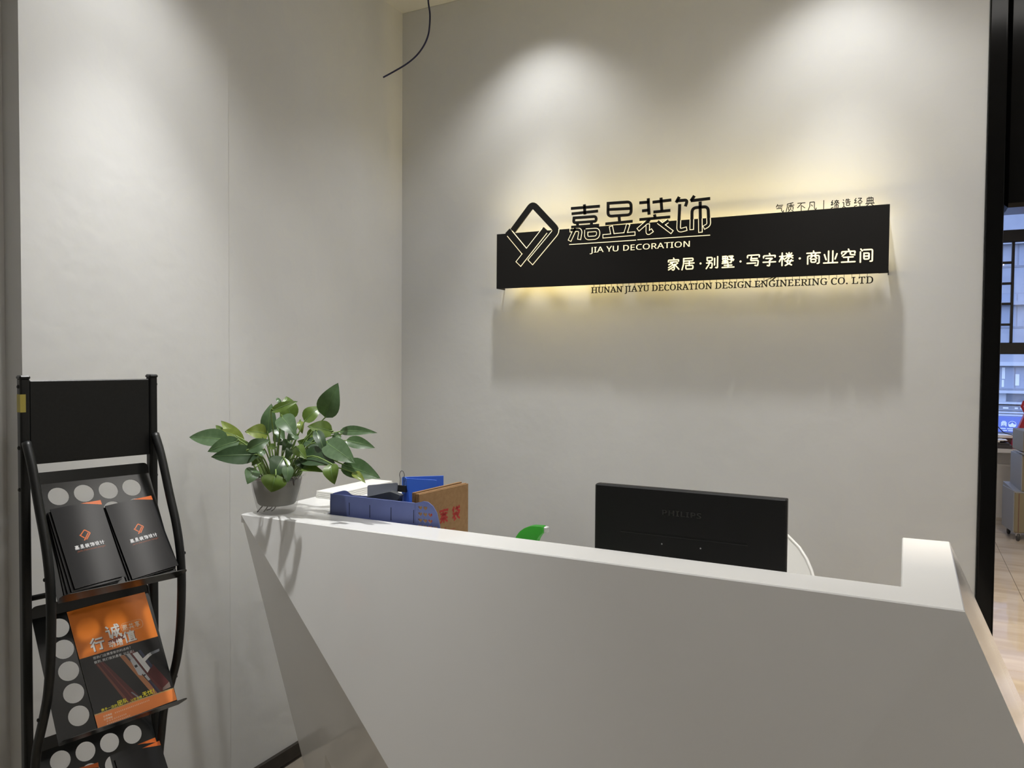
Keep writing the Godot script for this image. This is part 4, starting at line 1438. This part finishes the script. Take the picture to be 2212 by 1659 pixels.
func build_brochures(r: Node3D) -> void:
	var cov := mat("brochure_cover", Color.WHITE, 0.24, 0.0, 0.5)
	cov.albedo_texture = cover_image()
	cov.texture_repeat = false
	var under := "black brochure lying under the topmost one in the %s stack on the top tray"
	for k in 3:
		brochure(under % "left-hand", "black brochures under the left stack's top copy", on_tray(r, 0, 0.0845 + [-0.004, -0.0025, 0.001][k], 0.157 + [0.004, 0.002, 0.001][k], deg_to_rad([-0.8, 1.4, 3.0][k]), 0.0006 + k * 0.0046), 0.102, 0.181, 0.0028, cov)
	brochure("black brochure with orange emblem, topmost of the left stack on the rack's top tray", "", on_tray(r, 0, 0.0905, 0.153, deg_to_rad(3.6), 0.0146), 0.103, 0.181, 0.0028, cov)
	for k in 2:
		brochure(under % "right-hand", "black brochures under the right stack's top copy", on_tray(r, 0, 0.2035 + [-0.003, 0.0][k], 0.158 + [0.002, 0.001][k], deg_to_rad([4.0, 5.0][k]), 0.0006 + k * 0.0046), 0.105, 0.178, 0.0028, cov)
	brochure("black brochure with orange emblem, topmost of the right stack on the rack's top tray", "", on_tray(r, 0, 0.2065, 0.1565, deg_to_rad(5.6), 0.0100), 0.106, 0.178, 0.0028, cov)
	# flyer on the second tray
	var fm := mat("flyer_print", Color.WHITE, 0.34, 0.0, 0.45)
	fm.albedo_texture = flyer_image()
	fm.texture_repeat = false
	var f := thing("flyer", "orange and black flyer showing a door handle on the rack's second tray", "flyer")
	f.transform = on_tray(r, 1, 0.1735, 0.1305, deg_to_rad(1.8), 0.0008)
	mesh_node("printed_sheet", card_mesh(0.174, 0.263, 0.0016, 0.003), fm, f)
	var st := S()
	box(st, Vector3(-0.0868, -0.1313, 0), Vector3(0.0868, 0.1313, 0.0014))
	commit("backing_pages", st, M.paper, f)
	# third tray
	brochure("black brochure lying under the slanted one on the rack's lowest visible tray", "", on_tray(r, 2, 0.214, 0.148, deg_to_rad(1.5), 0.0006), 0.104, 0.180, 0.003, cov)
	brochure("black brochure with orange corner lying uppermost on the rack's lowest visible tray", "", on_tray(r, 2, 0.222, 0.160, deg_to_rad(3.0), 0.0056), 0.104, 0.180, 0.003, cov)
	brochure("black brochure cut off at the picture's bottom edge, left on the lowest visible tray", "", on_tray(r, 2, 0.074, 0.150, deg_to_rad(-4.0), 0.0006), 0.104, 0.180, 0.003, cov)

# ------------------------------------------------------------------ potted vine
const LEAVES := "123,283,-73 164,380,-75 64 1;47,265,-69 78,308,-105 42 2;153,236,-105 281,239,-108 28 1;149,205,-137 233,187,-162 36 1;238,153,-15 371,127,-4 55 1;178,213,-9 303,167,19 61 1;151,239,-63 117,258,-2 44 2;69,208,-43 155,191,-41 32 0;108,173,6 241,164,28 57 0;238,160,41 260,110,54 42 2;288,136,5 341,117,23 21 3;-28,233,6 -33,318,-12 42 1;50,283,32 129,238,61 53 1;-1,269,-63 -29,338,-68 53 2;11,299,29 62,327,-21 25 2;-42,313,-61 -67,332,-67 12 1;-31,227,8 -56,240,66 46 3;-148,209,51 -261,215,91 51 1;-75,211,76 -137,183,132 42 1;-131,196,7 -216,261,12 36 3;-201,215,6 -243,246,8 19 2;-135,218,26 -198,233,40 26 3;17,179,98 -80,176,170 53 0;13,195,122 51,222,79 36 1;-63,201,48 -99,192,89 21 2;14,139,101 28,105,140 42 1;100,173,78 103,124,123 53 0;118,133,126 115,88,140 65 2;139,158,103 155,115,119 30 1;114,140,27 200,137,28 24 2;77,230,-2 65,218,27 30 1;-20,252,-16 30,214,0 33 1;89,197,15 142,170,34 36 2;139,243,-12 192,182,8 30 0;160,227,-90 151,212,-62 22 1;22,261,-74 39,228,-64 21 3;25,169,49 50,154,59 19 0;-22,213,27 -35,200,56 26 0;156,173,-41 196,158,-38 30 2;64,198,-40 66,211,-18 25 2;32,204,-1 10,200,11 12 0;56,213,9 55,188,33 30 1;54,220,-71 75,233,-101 26 2;136,180,-31 166,198,-47 33 1;102,163,21 137,139,26 33 0;6,188,58 -4,167,86 28 1;37,196,42 16,199,52 17 2;138,193,-55 176,168,-51 32 0;95,142,-54 122,154,-68 25 2;-12,222,-37 -39,205,-23 33 1;-43,159,17 -54,139,45 25 2;80,188,20 78,169,44 26 1"

func leaf_mesh(len_: float, w: float, arch: float, fold: float, wave: float) -> Array:
	# along +y from the stalk to the tip, face towards +z; returns [blade, midrib]
	var st := S(0)
	var rib := S(0)
	var nl := 10
	var nw := 3
	var rows := []
	for i in nl + 1:
		var t := float(i) / nl
		var half := w * 0.5 * pow(sin(PI * pow(t, 0.72)), 0.82) * (1.0 - 0.18 * t)
		if i == nl: half = 0.0
		var row := []
		for j in range(-nw, nw + 1):
			var s := float(j) / nw
			var back := 0.06 * len_ * absf(s) * (1.0 - t) * (1.0 - t)
			row.append(Vector3(s * half, t * len_ - back, arch * sin(PI * t * 0.9) - arch * 0.9 * t * t + fold * absf(s) * half + wave * sin(t * 7.0 + s * 2.0) * absf(s)))
		rows.append(row)
	for i in nl:
		for j in 2 * nw:
			quad(st, rows[i][j], rows[i][j + 1], rows[i + 1][j + 1], rows[i + 1][j], Vector3(0, 0, 1))
	for i in nl:
		var r0 := 0.0009 * (1.0 - float(i) / nl) + 0.0002
		var a: Vector3 = rows[i][nw] + Vector3(0, 0, 0.0004)
		var b: Vector3 = rows[i + 1][nw] + Vector3(0, 0, 0.0004)
		quad(rib, a + Vector3(-r0, 0, 0), a + Vector3(0, 0, 0.0005), b + Vector3(0, 0, 0.0005), b + Vector3(-r0, 0, 0), Vector3(-0.4, 0, 1))
		quad(rib, a + Vector3(r0, 0, 0), a + Vector3(0, 0, 0.0005), b + Vector3(0, 0, 0.0005), b + Vector3(r0, 0, 0), Vector3(0.4, 0, 1))
	st.generate_normals()
	rib.generate_normals()
	return [st.commit(), rib.commit()]

func build_plant() -> void:
	var pos := Vector3(-1.645, 1.0505, -1.695)
	var p := thing("potted_vine", "leafy green trailing vine in a translucent pot on the counter's left corner", "potted plant", pos)
	var st := S(0)
	lathe(st, [Vector2(0, 0.0), Vector2(0.048, 0.0), Vector2(0.0535, 0.004), Vector2(0.0575, 0.016), Vector2(0.0665, 0.055), Vector2(0.0745, 0.098), Vector2(0.0760, 0.103), Vector2(0.0840, 0.106), Vector2(0.0850, 0.111), Vector2(0.0820, 0.112), Vector2(0.0790, 0.109), Vector2(0.0740, 0.104)], 40)
	commit("outer_pot", st, M.pot_outer, p)
	st = S(0)
	lathe(st, [Vector2(0, 0.024), Vector2(0.050, 0.024), Vector2(0.0545, 0.029), Vector2(0.0635, 0.062), Vector2(0.0715, 0.100), Vector2(0.0690, 0.100), Vector2(0.0600, 0.090)], 40)
	commit("inner_pot", st, M.pot_inner, p)
	st = S(0)
	lathe(st, [Vector2(0.0705, 0.094), Vector2(0.050, 0.100), Vector2(0.025, 0.104), Vector2(0, 0.105)], 24)
	commit("soil", st, M.soil, p)
	st = S(0)
	for q in [[-0.012, 0.045, 0.018, 0.004], [0.008, 0.046, 0.012, 0.008], [0.03, 0.036, 0.014, 0.010], [0.022, 0.04, 0.02, 0.012]]:
		tube(st, [Vector3(q[0], 0.026, q[1] * 0.9), Vector3(q[0] - q[2] * 0.4, 0.016, q[1]), Vector3(q[0] - q[2], q[3], q[1] + 0.002)], 0.0016, 6)
	commit("roots", st, M.root, p)
	st = S(0)
	tube(st, curve([Vector3(0.072, 0.105, 0.02), Vector3(0.088, 0.108, 0.028), Vector3(0.094, 0.098, 0.032), Vector3(0.097, 0.090, 0.033)]), 0.0014, 6)
	commit("aerial_root", st, M.root, p)
	var eye := Vector3(0, 1.5, 0)
	for code in LEAVES.split(";", false):
		var c := code.split(" ")
		var a := c[0].split(",")
		var b := c[1].split(",")
		var p0 := Vector3(float(a[0]), float(a[1]), float(a[2])) / 1000.0
		var p1 := Vector3(float(b[0]), float(b[1]), float(b[2])) / 1000.0
		var w := float(c[2]) / 1000.0 * 1.12
		var len_ := p0.distance_to(p1)
		var y := (p1 - p0).normalized()
		var view := (eye - pos - p0).normalized()
		var n := (view * 0.8 + Vector3(rng.randf_range(-0.25, 0.25), 0.30, rng.randf_range(-0.15, 0.3))).normalized()
		var x := y.cross(n).normalized()
		n = x.cross(y).normalized()
		var vis := absf(n.dot(view) / maxf(0.2, sqrt(maxf(0.04, 1.0 - pow(y.dot(view), 2)))))
		w = w / clampf(vis, 0.72, 1.0)
		var lm := leaf_mesh(len_, w, rng.randf_range(0.004, 0.012), rng.randf_range(0.12, 0.30), rng.randf_range(0.0, 0.0015))
		var o := mesh_node("leaf", lm[0], M["leaf_%s" % c[3]], p)
		o.transform = Transform3D(Basis(x, y, n), p0)
		mesh_node("midrib", lm[1], M.leaf_rib, o)
		# stalk from the soil to the foot of the blade
		var root := Vector3(clampf(p0.x * 0.28, -0.045, 0.045) + rng.randf_range(-0.012, 0.012), 0.098, clampf(p0.z * 0.3, -0.04, 0.04))
		var mid := root.lerp(p0, 0.5) + Vector3(0, 0.035 * clampf(Vector2(p0.x, p0.z).length() / 0.15, 0.1, 1.3), 0)
		if p0.y < 0.14:
			mid.y = 0.150
		st = S(0)
		tube(st, curve([root, mid, p0 - y * 0.004, p0 + y * 0.004], 5), 0.0026, 6, 0.55)
		commit("stalk", st, M.stem, p)

# ------------------------------------------------------------------ desk organizer and its contents
func build_organizer() -> void:
	var at := Vector3(-1.50, 0.75, -1.76)
	var g := thing("desk_organizer", "navy blue plastic desk organizer with heart cut-outs behind the counter's edge", "organizer", at)
	var st := S()
	box(st, Vector3(0.0, 0.0, -0.003), Vector3(0.30, 0.3565, 0.0), 0.001)
	commit("front_panel", st, M.navy_plastic, g)
	st = S(0)
	var hp := PackedVector2Array()
	for v in [Vector2(0.300, 0.0), Vector2(0.40, 0.0), Vector2(0.392, 0.20), Vector2(0.385, 0.27), Vector2(0.378, 0.305), Vector2(0.370, 0.335), Vector2(0.357, 0.353), Vector2(0.341, 0.3625), Vector2(0.326, 0.3635), Vector2(0.312, 0.359), Vector2(0.300, 0.3562)]:
		hp.append(v)
	var csg := CSGCombiner3D.new()
	csg.name = "heart_panel"
	g.add_child(csg, true)
	var base := CSGPolygon3D.new()
	base.name = "panel"
	base.polygon = hp
	base.depth = 0.003
	base.material = M.navy_plastic
	csg.add_child(base, true)
	var heart := PackedVector2Array()
	for k in 24:
		var t := TAU * k / 24.0
		heart.append(Vector2(16.0 * pow(sin(t), 3), 13.0 * cos(t) - 5.0 * cos(2 * t) - 2.0 * cos(3 * t) - cos(4 * t)) * 0.00044)
	for row in 9:
		for col in [2, 3, 3, 4, 4, 4, 4, 4, 4][row]:
			var hole := CSGPolygon3D.new()
			hole.name = "heart_hole"
			hole.polygon = heart
			hole.depth = 0.02
			hole.operation = CSGShape3D.OPERATION_SUBTRACTION
			hole.material = M.navy_plastic
			hole.position = Vector3(0.3155 + col * 0.0165, 0.3445 - row * 0.0172, 0.01)
			csg.add_child(hole, true)
	csg.position = Vector3(0, 0, 0.0)
	for x in [0.071, 0.1445, 0.2185, 0.2945]:
		st = S()
		box(st, Vector3(x - 0.0011, 0.30, -0.0005), Vector3(x + 0.0011, 0.3565 - 0.020, 0.0004))
		commit("slot", st, M.navy_slot, g)
	st = S()
	var side := rounded(PackedVector2Array([Vector2(0.0, 0.0), Vector2(0.0, 0.3565), Vector2(0.07, 0.3575), Vector2(0.095, 0.338), Vector2(0.30, 0.30), Vector2(0.30, 0.0)]), 0.02, true, 5)
	var zx := Transform3D(Basis(Vector3(0, 0, -1), Vector3(0, 1, 0), Vector3(1, 0, 0)), Vector3.ZERO)
	prism(st, side, 0.0, 0.003, zx)
	commit("side_panel", st, M.navy_plastic, g)
	st = S()
	box(st, Vector3(0.0, 0.0, -0.303), Vector3(0.262, 0.30, -0.30), 0.001)
	commit("back_panel", st, M.navy_plastic, g)
	st = S()
	box(st, Vector3(0.003, 0.0, -0.30), Vector3(0.30, 0.004, -0.003))
	commit("base", st, M.navy_plastic, g)
	st = S()
	box(st, Vector3(0.003, 0.295, -0.148), Vector3(0.215, 0.298, -0.003))
	commit("shelf", st, M.navy_plastic, g)
	st = S()
	box(st, Vector3(0.216, 0.004, -0.148), Vector3(0.219, 0.33, -0.003))
	commit("divider", st, M.navy_plastic, g)
	# blue folders, standing with the spine towards the counter front
	var fo := thing("ring_binder", "bright blue plastic folder standing open in the navy organizer", "folder", at + Vector3(0.146, 0.0042, -0.168), deg_to_rad(-18.0))
	st = S()
	prism(st, PackedVector2Array([Vector2(-0.014, 0.0), Vector2(0.011, 0.0), Vector2(0.011, 0.386), Vector2(0.002, 0.390), Vector2(-0.008, 0.390), Vector2(-0.014, 0.386)]), -0.002, 0.0)
	commit("spine", st, M.folder_edge, fo)
	st = S()
	box(st, Vector3(0, 0, -0.0015), Vector3(0.125, 0.389, 0.0), 0.0005, Transform3D(Basis(Vector3.UP, deg_to_rad(61.0)), Vector3(-0.010, 0, -0.002)))
	commit("cover", st, M.folder_blue, fo)
	st = S()
	box(st, Vector3(0, 0, -0.0015), Vector3(0.098, 0.3875, 0.0), 0.0005, Transform3D(Basis(Vector3.UP, deg_to_rad(27.0)), Vector3(0.0105, 0, -0.0005)))
	commit("cover", st, M.folder_blue, fo)
	for e in [["A4", 0.362, 0.004, 0.013], ["FILE", 0.332, -0.006, 0.045]]:
		st = S()
		for k in 5:
			box(st, Vector3(e[2] - 0.003, e[1] - k * 0.005, 0.0), Vector3(e[2] + 0.001, e[1] - k * 0.005 + 0.0032, 0.0003))
		commit("spine_print", st, M.print_white, fo)
	# kraft file bags
	var lab := ["kraft file bag printed with red characters, foremost of the five in the organizer", "kraft file bag directly behind the foremost printed one in the organizer", "kraft file bag in the middle of the five in the organizer", "kraft file bag second from the blue folder in the organizer", "kraft file bag nearest the blue folder in the organizer"]
	for k in 5:
		var b := thing("file_bag", lab[k], "file bag", at + Vector3(0.294 - [0.0, 0.0062, 0.0118, 0.0205, 0.0262][k], 0.0042, -0.026 - k * 0.002), deg_to_rad([-5.0, -4.6, -4.2, -3.5, -3.0][k]), "kraft file bags in the navy organizer")
		var top: float = 0.3715 + [0.0, 0.001, 0.0, 0.0025, 0.0015][k]
		st = S()
		box(st, Vector3(-0.0018, 0, -0.235), Vector3(0.0018, top, 0.0), 0.0008)
		commit("body", st, M.kraft, b)
		st = S()
		box(st, Vector3(-0.0024, top - 0.05, -0.2352), Vector3(-0.0018, top - 0.001, -0.0002))
		commit("flap", st, M.kraft_dark, b)
		if k == 0:
			var turn := Transform3D(Basis(Vector3(0, 0, -1), Vector3(0, 1, 0), Vector3(1, 0, 0)), Vector3(0.0018, 0, 0))
			for e in [["档", 0.032], ["案", 0.092], ["袋", 0.152]]:
				st = S()
				for q in strokes(GLYPH[e[0]]):
					var pp := PackedVector2Array()
					for v in q:
						pp.append(Vector2(e[1] + v.x * 0.00042, top - 0.058 - v.y * 0.00042))
					ribbon(st, pp, 0.0062, 0.0, 0.0003, turn)
				commit("printed_character", st, M.red_print, b)
			st = S()
			for e in [[0.06, 0.125], [0.06, 0.145]]:
				ribbon(st, PackedVector2Array([Vector2(e[0], top - e[1]), Vector2(e[0] + 0.11, top - e[1])]), 0.0009, 0.0, 0.0003, turn)
			for e in [[0.05, 0.121], [0.115, 0.121], [0.115, 0.141]]:
				for j in 3:
					ribbon(st, PackedVector2Array([Vector2(e[0], top - e[1] + j * 0.0028), Vector2(e[0] + 0.009, top - e[1] + j * 0.0028)]), 0.0009, 0.0, 0.0003, turn)
				ribbon(st, PackedVector2Array([Vector2(e[0] + 0.0045, top - e[1] - 0.002), Vector2(e[0] + 0.0045, top - e[1] + 0.0075)]), 0.0009, 0.0, 0.0003, turn)
			commit("printed_lines", st, M.red_print, b)
	# grey sleeve, stapler, small items, binder clip
	st = S()
	prism(st, rounded(PackedVector2Array([Vector2(0.0, 0.0), Vector2(0.112, 0.0), Vector2(0.112, 0.078), Vector2(0.0, 0.061)]), 0.006, true), -0.004, 0.0, Transform3D(Basis(Vector3.UP, 0.0), at + Vector3(0.018, 0.3, -0.152)))
	tag(commit("plastic_sleeve", st, M.grey_sleeve), "smoky grey plastic sleeve standing at the back of the navy organizer", "sleeve")
	var sp := thing("stapler", "dark grey stapler lying in the navy organizer", "stapler", at + Vector3(0.062, 0.2985, -0.085), 0.12)
	st = S()
	prism(st, rounded(PackedVector2Array([Vector2(0, 0.0), Vector2(0.12, 0.0), Vector2(0.12, 0.012), Vector2(0.0, 0.007)]), 0.003, true), -0.014, 0.014)
	commit("base_plate", st, M.black_plastic, sp)
	st = S()
	prism(st, rounded(PackedVector2Array([Vector2(-0.005, 0.028), Vector2(0.115, 0.040), Vector2(0.125, 0.055), Vector2(0.09, 0.064), Vector2(0.0, 0.040)]), 0.006, true), -0.011, 0.011)
	commit("arm", st, M.black_grip, sp)
	st = S()
	box(st, Vector3(0.095, 0.010, -0.010), Vector3(0.12, 0.045, 0.010), 0.002)
	commit("hinge", st, M.black_plastic, sp)
	st = S(0)
	var ar := []
	for k in 9:
		var a := PI * k / 8.0
		ar.append(Vector3(-cos(a) * 0.035, sin(a) * 0.034, 0))
	for q in ar.size():
		ar[q] += at + Vector3(0.145, 0.3025, -0.028)
	tube(st, ar, 0.006, 10)
	tag(commit("tape_core", st, M.pale_blue), "curved pale blue plastic handle lying in front of the stapler in the organizer", "handle")
	st = S()
	box(st, Vector3(0.166, 0.2985, -0.022), Vector3(0.192, 0.327, -0.006), 0.002, Transform3D(Basis.IDENTITY, at))
	tag(commit("eraser", st, M.paper), "small white block next to the blue folder in the organizer", "eraser")
	var bc := thing("binder_clip", "black binder clip with its wire loop upright at the organizer's back", "clip", at + Vector3(0.142, 0.3655, -0.160))
	st = S(0)
	tube(st, curve([Vector3(-0.008, 0, 0), Vector3(-0.006, 0.022, 0), Vector3(-0.0085, 0.036, 0), Vector3(-0.005, 0.046, 0), Vector3(0.0, 0.0485, 0), Vector3(0.005, 0.046, 0), Vector3(0.0085, 0.036, 0), Vector3(0.006, 0.022, 0), Vector3(0.008, 0, 0)], 5), 0.0009, 8)
	commit("wire_loop", st, M.wire_black, bc)
	st = S()
	prism(st, PackedVector2Array([Vector2(-0.006, -0.015), Vector2(0.006, -0.015), Vector2(0.002, 0.004), Vector2(-0.002, 0.004)]), -0.016, 0.016, Transform3D(Basis(Vector3.UP, PI / 2), Vector3.ZERO))
	commit("clamp", st, M.black_plastic, bc)
	# white carton on the left arm of the counter
	var ca := thing("paper_block", "narrow block of white paper lying on the counter's left arm behind the organizer", "papers", Vector3(-1.66, 1.0502, -2.06))
	for k in 4:
		st = S()
		box(st, Vector3(-0.045 + k * 0.001, k * 0.0058, -0.16), Vector3(0.055 - k * 0.002, k * 0.0058 + 0.0052, 0.13), 0.0008)
		commit("ream", st, M.paper, ca)

# ------------------------------------------------------------------ monitor, chair, small things
func build_monitor() -> void:
	var m := thing("computer_monitor", "black computer monitor seen from behind above the counter", "monitor", Vector3(-0.534, 0.75, -2.08))
	var st := S()
	box(st, Vector3(-0.263, 0.075, -0.022), Vector3(0.263, 0.398, 0.0), 0.004)
	commit("back_shell", st, M.monitor_black, m)
	st = S()
	box(st, Vector3(-0.262, 0.076, -0.034), Vector3(0.262, 0.397, -0.022), 0.002)
	commit("bezel", st, M.black_plastic, m)
	words("raised_lettering", "PHILIPS", "Droid Sans", Rect2(-0.064, 0.326, 0.108, 0.0155), 0.0009, 0.0, M.monitor_logo, m, 700)
	st = S()
	var sl := rrect(0.348, 0.005, 0.0024, Vector2(-0.009, 0.271))
	prism(st, sl, -0.001, 0.0006)
	commit("vent_slot", st, M.monitor_slot, m)
	st = S()
	prism(st, rrect(0.350, 0.0016, 0.0007, Vector2(-0.009, 0.2676)), -0.001, 0.0012)
	commit("vent_lip", st, M.monitor_lip, m)
	for x in [-0.064, 0.043]:
		st = S(0)
		lathe(st, [Vector2(0.0022, 0.0), Vector2(0.002, 0.0012), Vector2(0, 0.0014)], 12, Transform3D(Basis(Vector3.RIGHT, PI / 2), Vector3(x, 0.2455, 0)))
		commit("screw", st, M.steel, m)
	st = S()
	box(st, Vector3(-0.03, 0.006, -0.008), Vector3(0.03, 0.2, 0.018), 0.004)
	commit("stand_neck", st, M.black_plastic, m)
	st = S()
	box(st, Vector3(-0.13, 0.0, -0.11), Vector3(0.13, 0.010, 0.07), 0.004)
	commit("stand_base", st, M.black_plastic, m)

func build_chair() -> void:
	var c := thing("shell_chair", "white moulded plastic shell chair behind the monitor", "chair", Vector3(-0.478, 0, -2.48))
	var st := S(0)
	var n := 16
	var rows := []
	for i in n + 1:
		var v := float(i) / n
		var row := []
		for j in n + 1:
			var u := float(j) / n * 2.0 - 1.0
			var y := 0.46 + 0.475 * v
			var half := 0.232 * pow(maxf(0.0, 1.0 - pow(maxf(0.0, (v - 0.45) / 0.55), 2.6)), 0.5)
			half = maxf(half, 0.004)
			var k := u * half / 0.232
			row.append(Vector3(u * half, y, -0.13 - 0.20 * v + 0.08 * k * k))
		rows.append(row)
	for i in n:
		for j in n:
			quad(st, rows[i][j], rows[i][j + 1], rows[i + 1][j + 1], rows[i + 1][j], Vector3(0, 0, 1))
			var k := Vector3(0, 0, -0.007)
			quad(st, rows[i][j] + k, rows[i][j + 1] + k, rows[i + 1][j + 1] + k, rows[i + 1][j] + k, Vector3(0, 0, -1))
	var edge := []
	for i in n + 1: edge.append(rows[i][0] + Vector3(0, 0, -0.0035))
	for i in range(n, -1, -1): edge.append(rows[i][n] + Vector3(0, 0, -0.0035))
	tube(st, edge, 0.0055, 8)
	commit("back_shell", st, M.chair_white, c)
	st = S(0)
	var sp := rounded(PackedVector2Array([Vector2(-0.22, -0.21), Vector2(0.22, -0.21), Vector2(0.23, 0.2), Vector2(-0.23, 0.2)]), 0.1, true, 6)
	prism(st, sp, 0.44, 0.455, Transform3D(Basis(Vector3(1, 0, 0), Vector3(0, 0, 1), Vector3(0, 1, 0)), Vector3.ZERO))
	commit("seat", st, M.chair_white, c)
	for q in [[-1, -1], [1, -1], [-1, 1], [1, 1]]:
		st = S(0)
		tube(st, [Vector3(q[0] * 0.13, 0.44, q[1] * 0.12), Vector3(q[0] * 0.22, 0.0, q[1] * 0.20)], 0.017, 10, 0.7)
		commit("leg", st, M.beech, c)

func build_small_things() -> void:
	# green nozzle that shows above the counter, with the bottle it belongs to below
	var b := thing("spray_bottle", "translucent green plastic nozzle with a white tip poking above the counter", "bottle", Vector3(-0.915, 0.75, -1.9))
	var st := S()
	prism(st, rounded(PackedVector2Array([Vector2(-0.050, 0.235), Vector2(-0.041, 0.261), Vector2(-0.028, 0.280), Vector2(-0.012, 0.292), Vector2(0.006, 0.2985), Vector2(0.042, 0.3005), Vector2(0.0425, 0.283), Vector2(0.033, 0.276), Vector2(0.025, 0.264), Vector2(0.018, 0.245), Vector2(0.012, 0.235)]), 0.006, true, 3), -0.0125, 0.0125)
	commit("trigger_head", st, M.green_plastic, b)
	st = S()
	box(st, Vector3(0.0425, 0.283, -0.008), Vector3(0.053, 0.2995, 0.008), 0.002)
	commit("nozzle_tip", st, M.clear_tip, b)
	st = S(0)
	lathe(st, [Vector2(0, 0), Vector2(0.033, 0), Vector2(0.036, 0.004), Vector2(0.036, 0.15), Vector2(0.028, 0.18), Vector2(0.014, 0.205), Vector2(0.014, 0.235), Vector2(0, 0.235)], 24, Transform3D(Basis.IDENTITY, Vector3(-0.016, 0, 0)))
	commit("bottle_body", st, M.green_plastic, b)
	# loose cable end hanging from the ceiling
	st = S(0)
	tube(st, curve([Vector3(-1.648, CEIL - 0.001, -2.5), Vector3(-1.653, 2.94, -2.5), Vector3(-1.654, 2.868, -2.5), Vector3(-1.646, 2.815, -2.5), Vector3(-1.648, 2.763, -2.5), Vector3(-1.656, 2.730, -2.5), Vector3(-1.675, 2.698, -2.5), Vector3(-1.706, 2.669, -2.5), Vector3(-1.749, 2.646, -2.5), Vector3(-1.803, 2.628, -2.5), Vector3(-1.863, 2.611, -2.5)], 5), 0.0034, 8)
	tag(commit("hanging_cable", st, M.wire_navy), "thin dark blue cable end hanging in a curve from the ceiling", "cable")
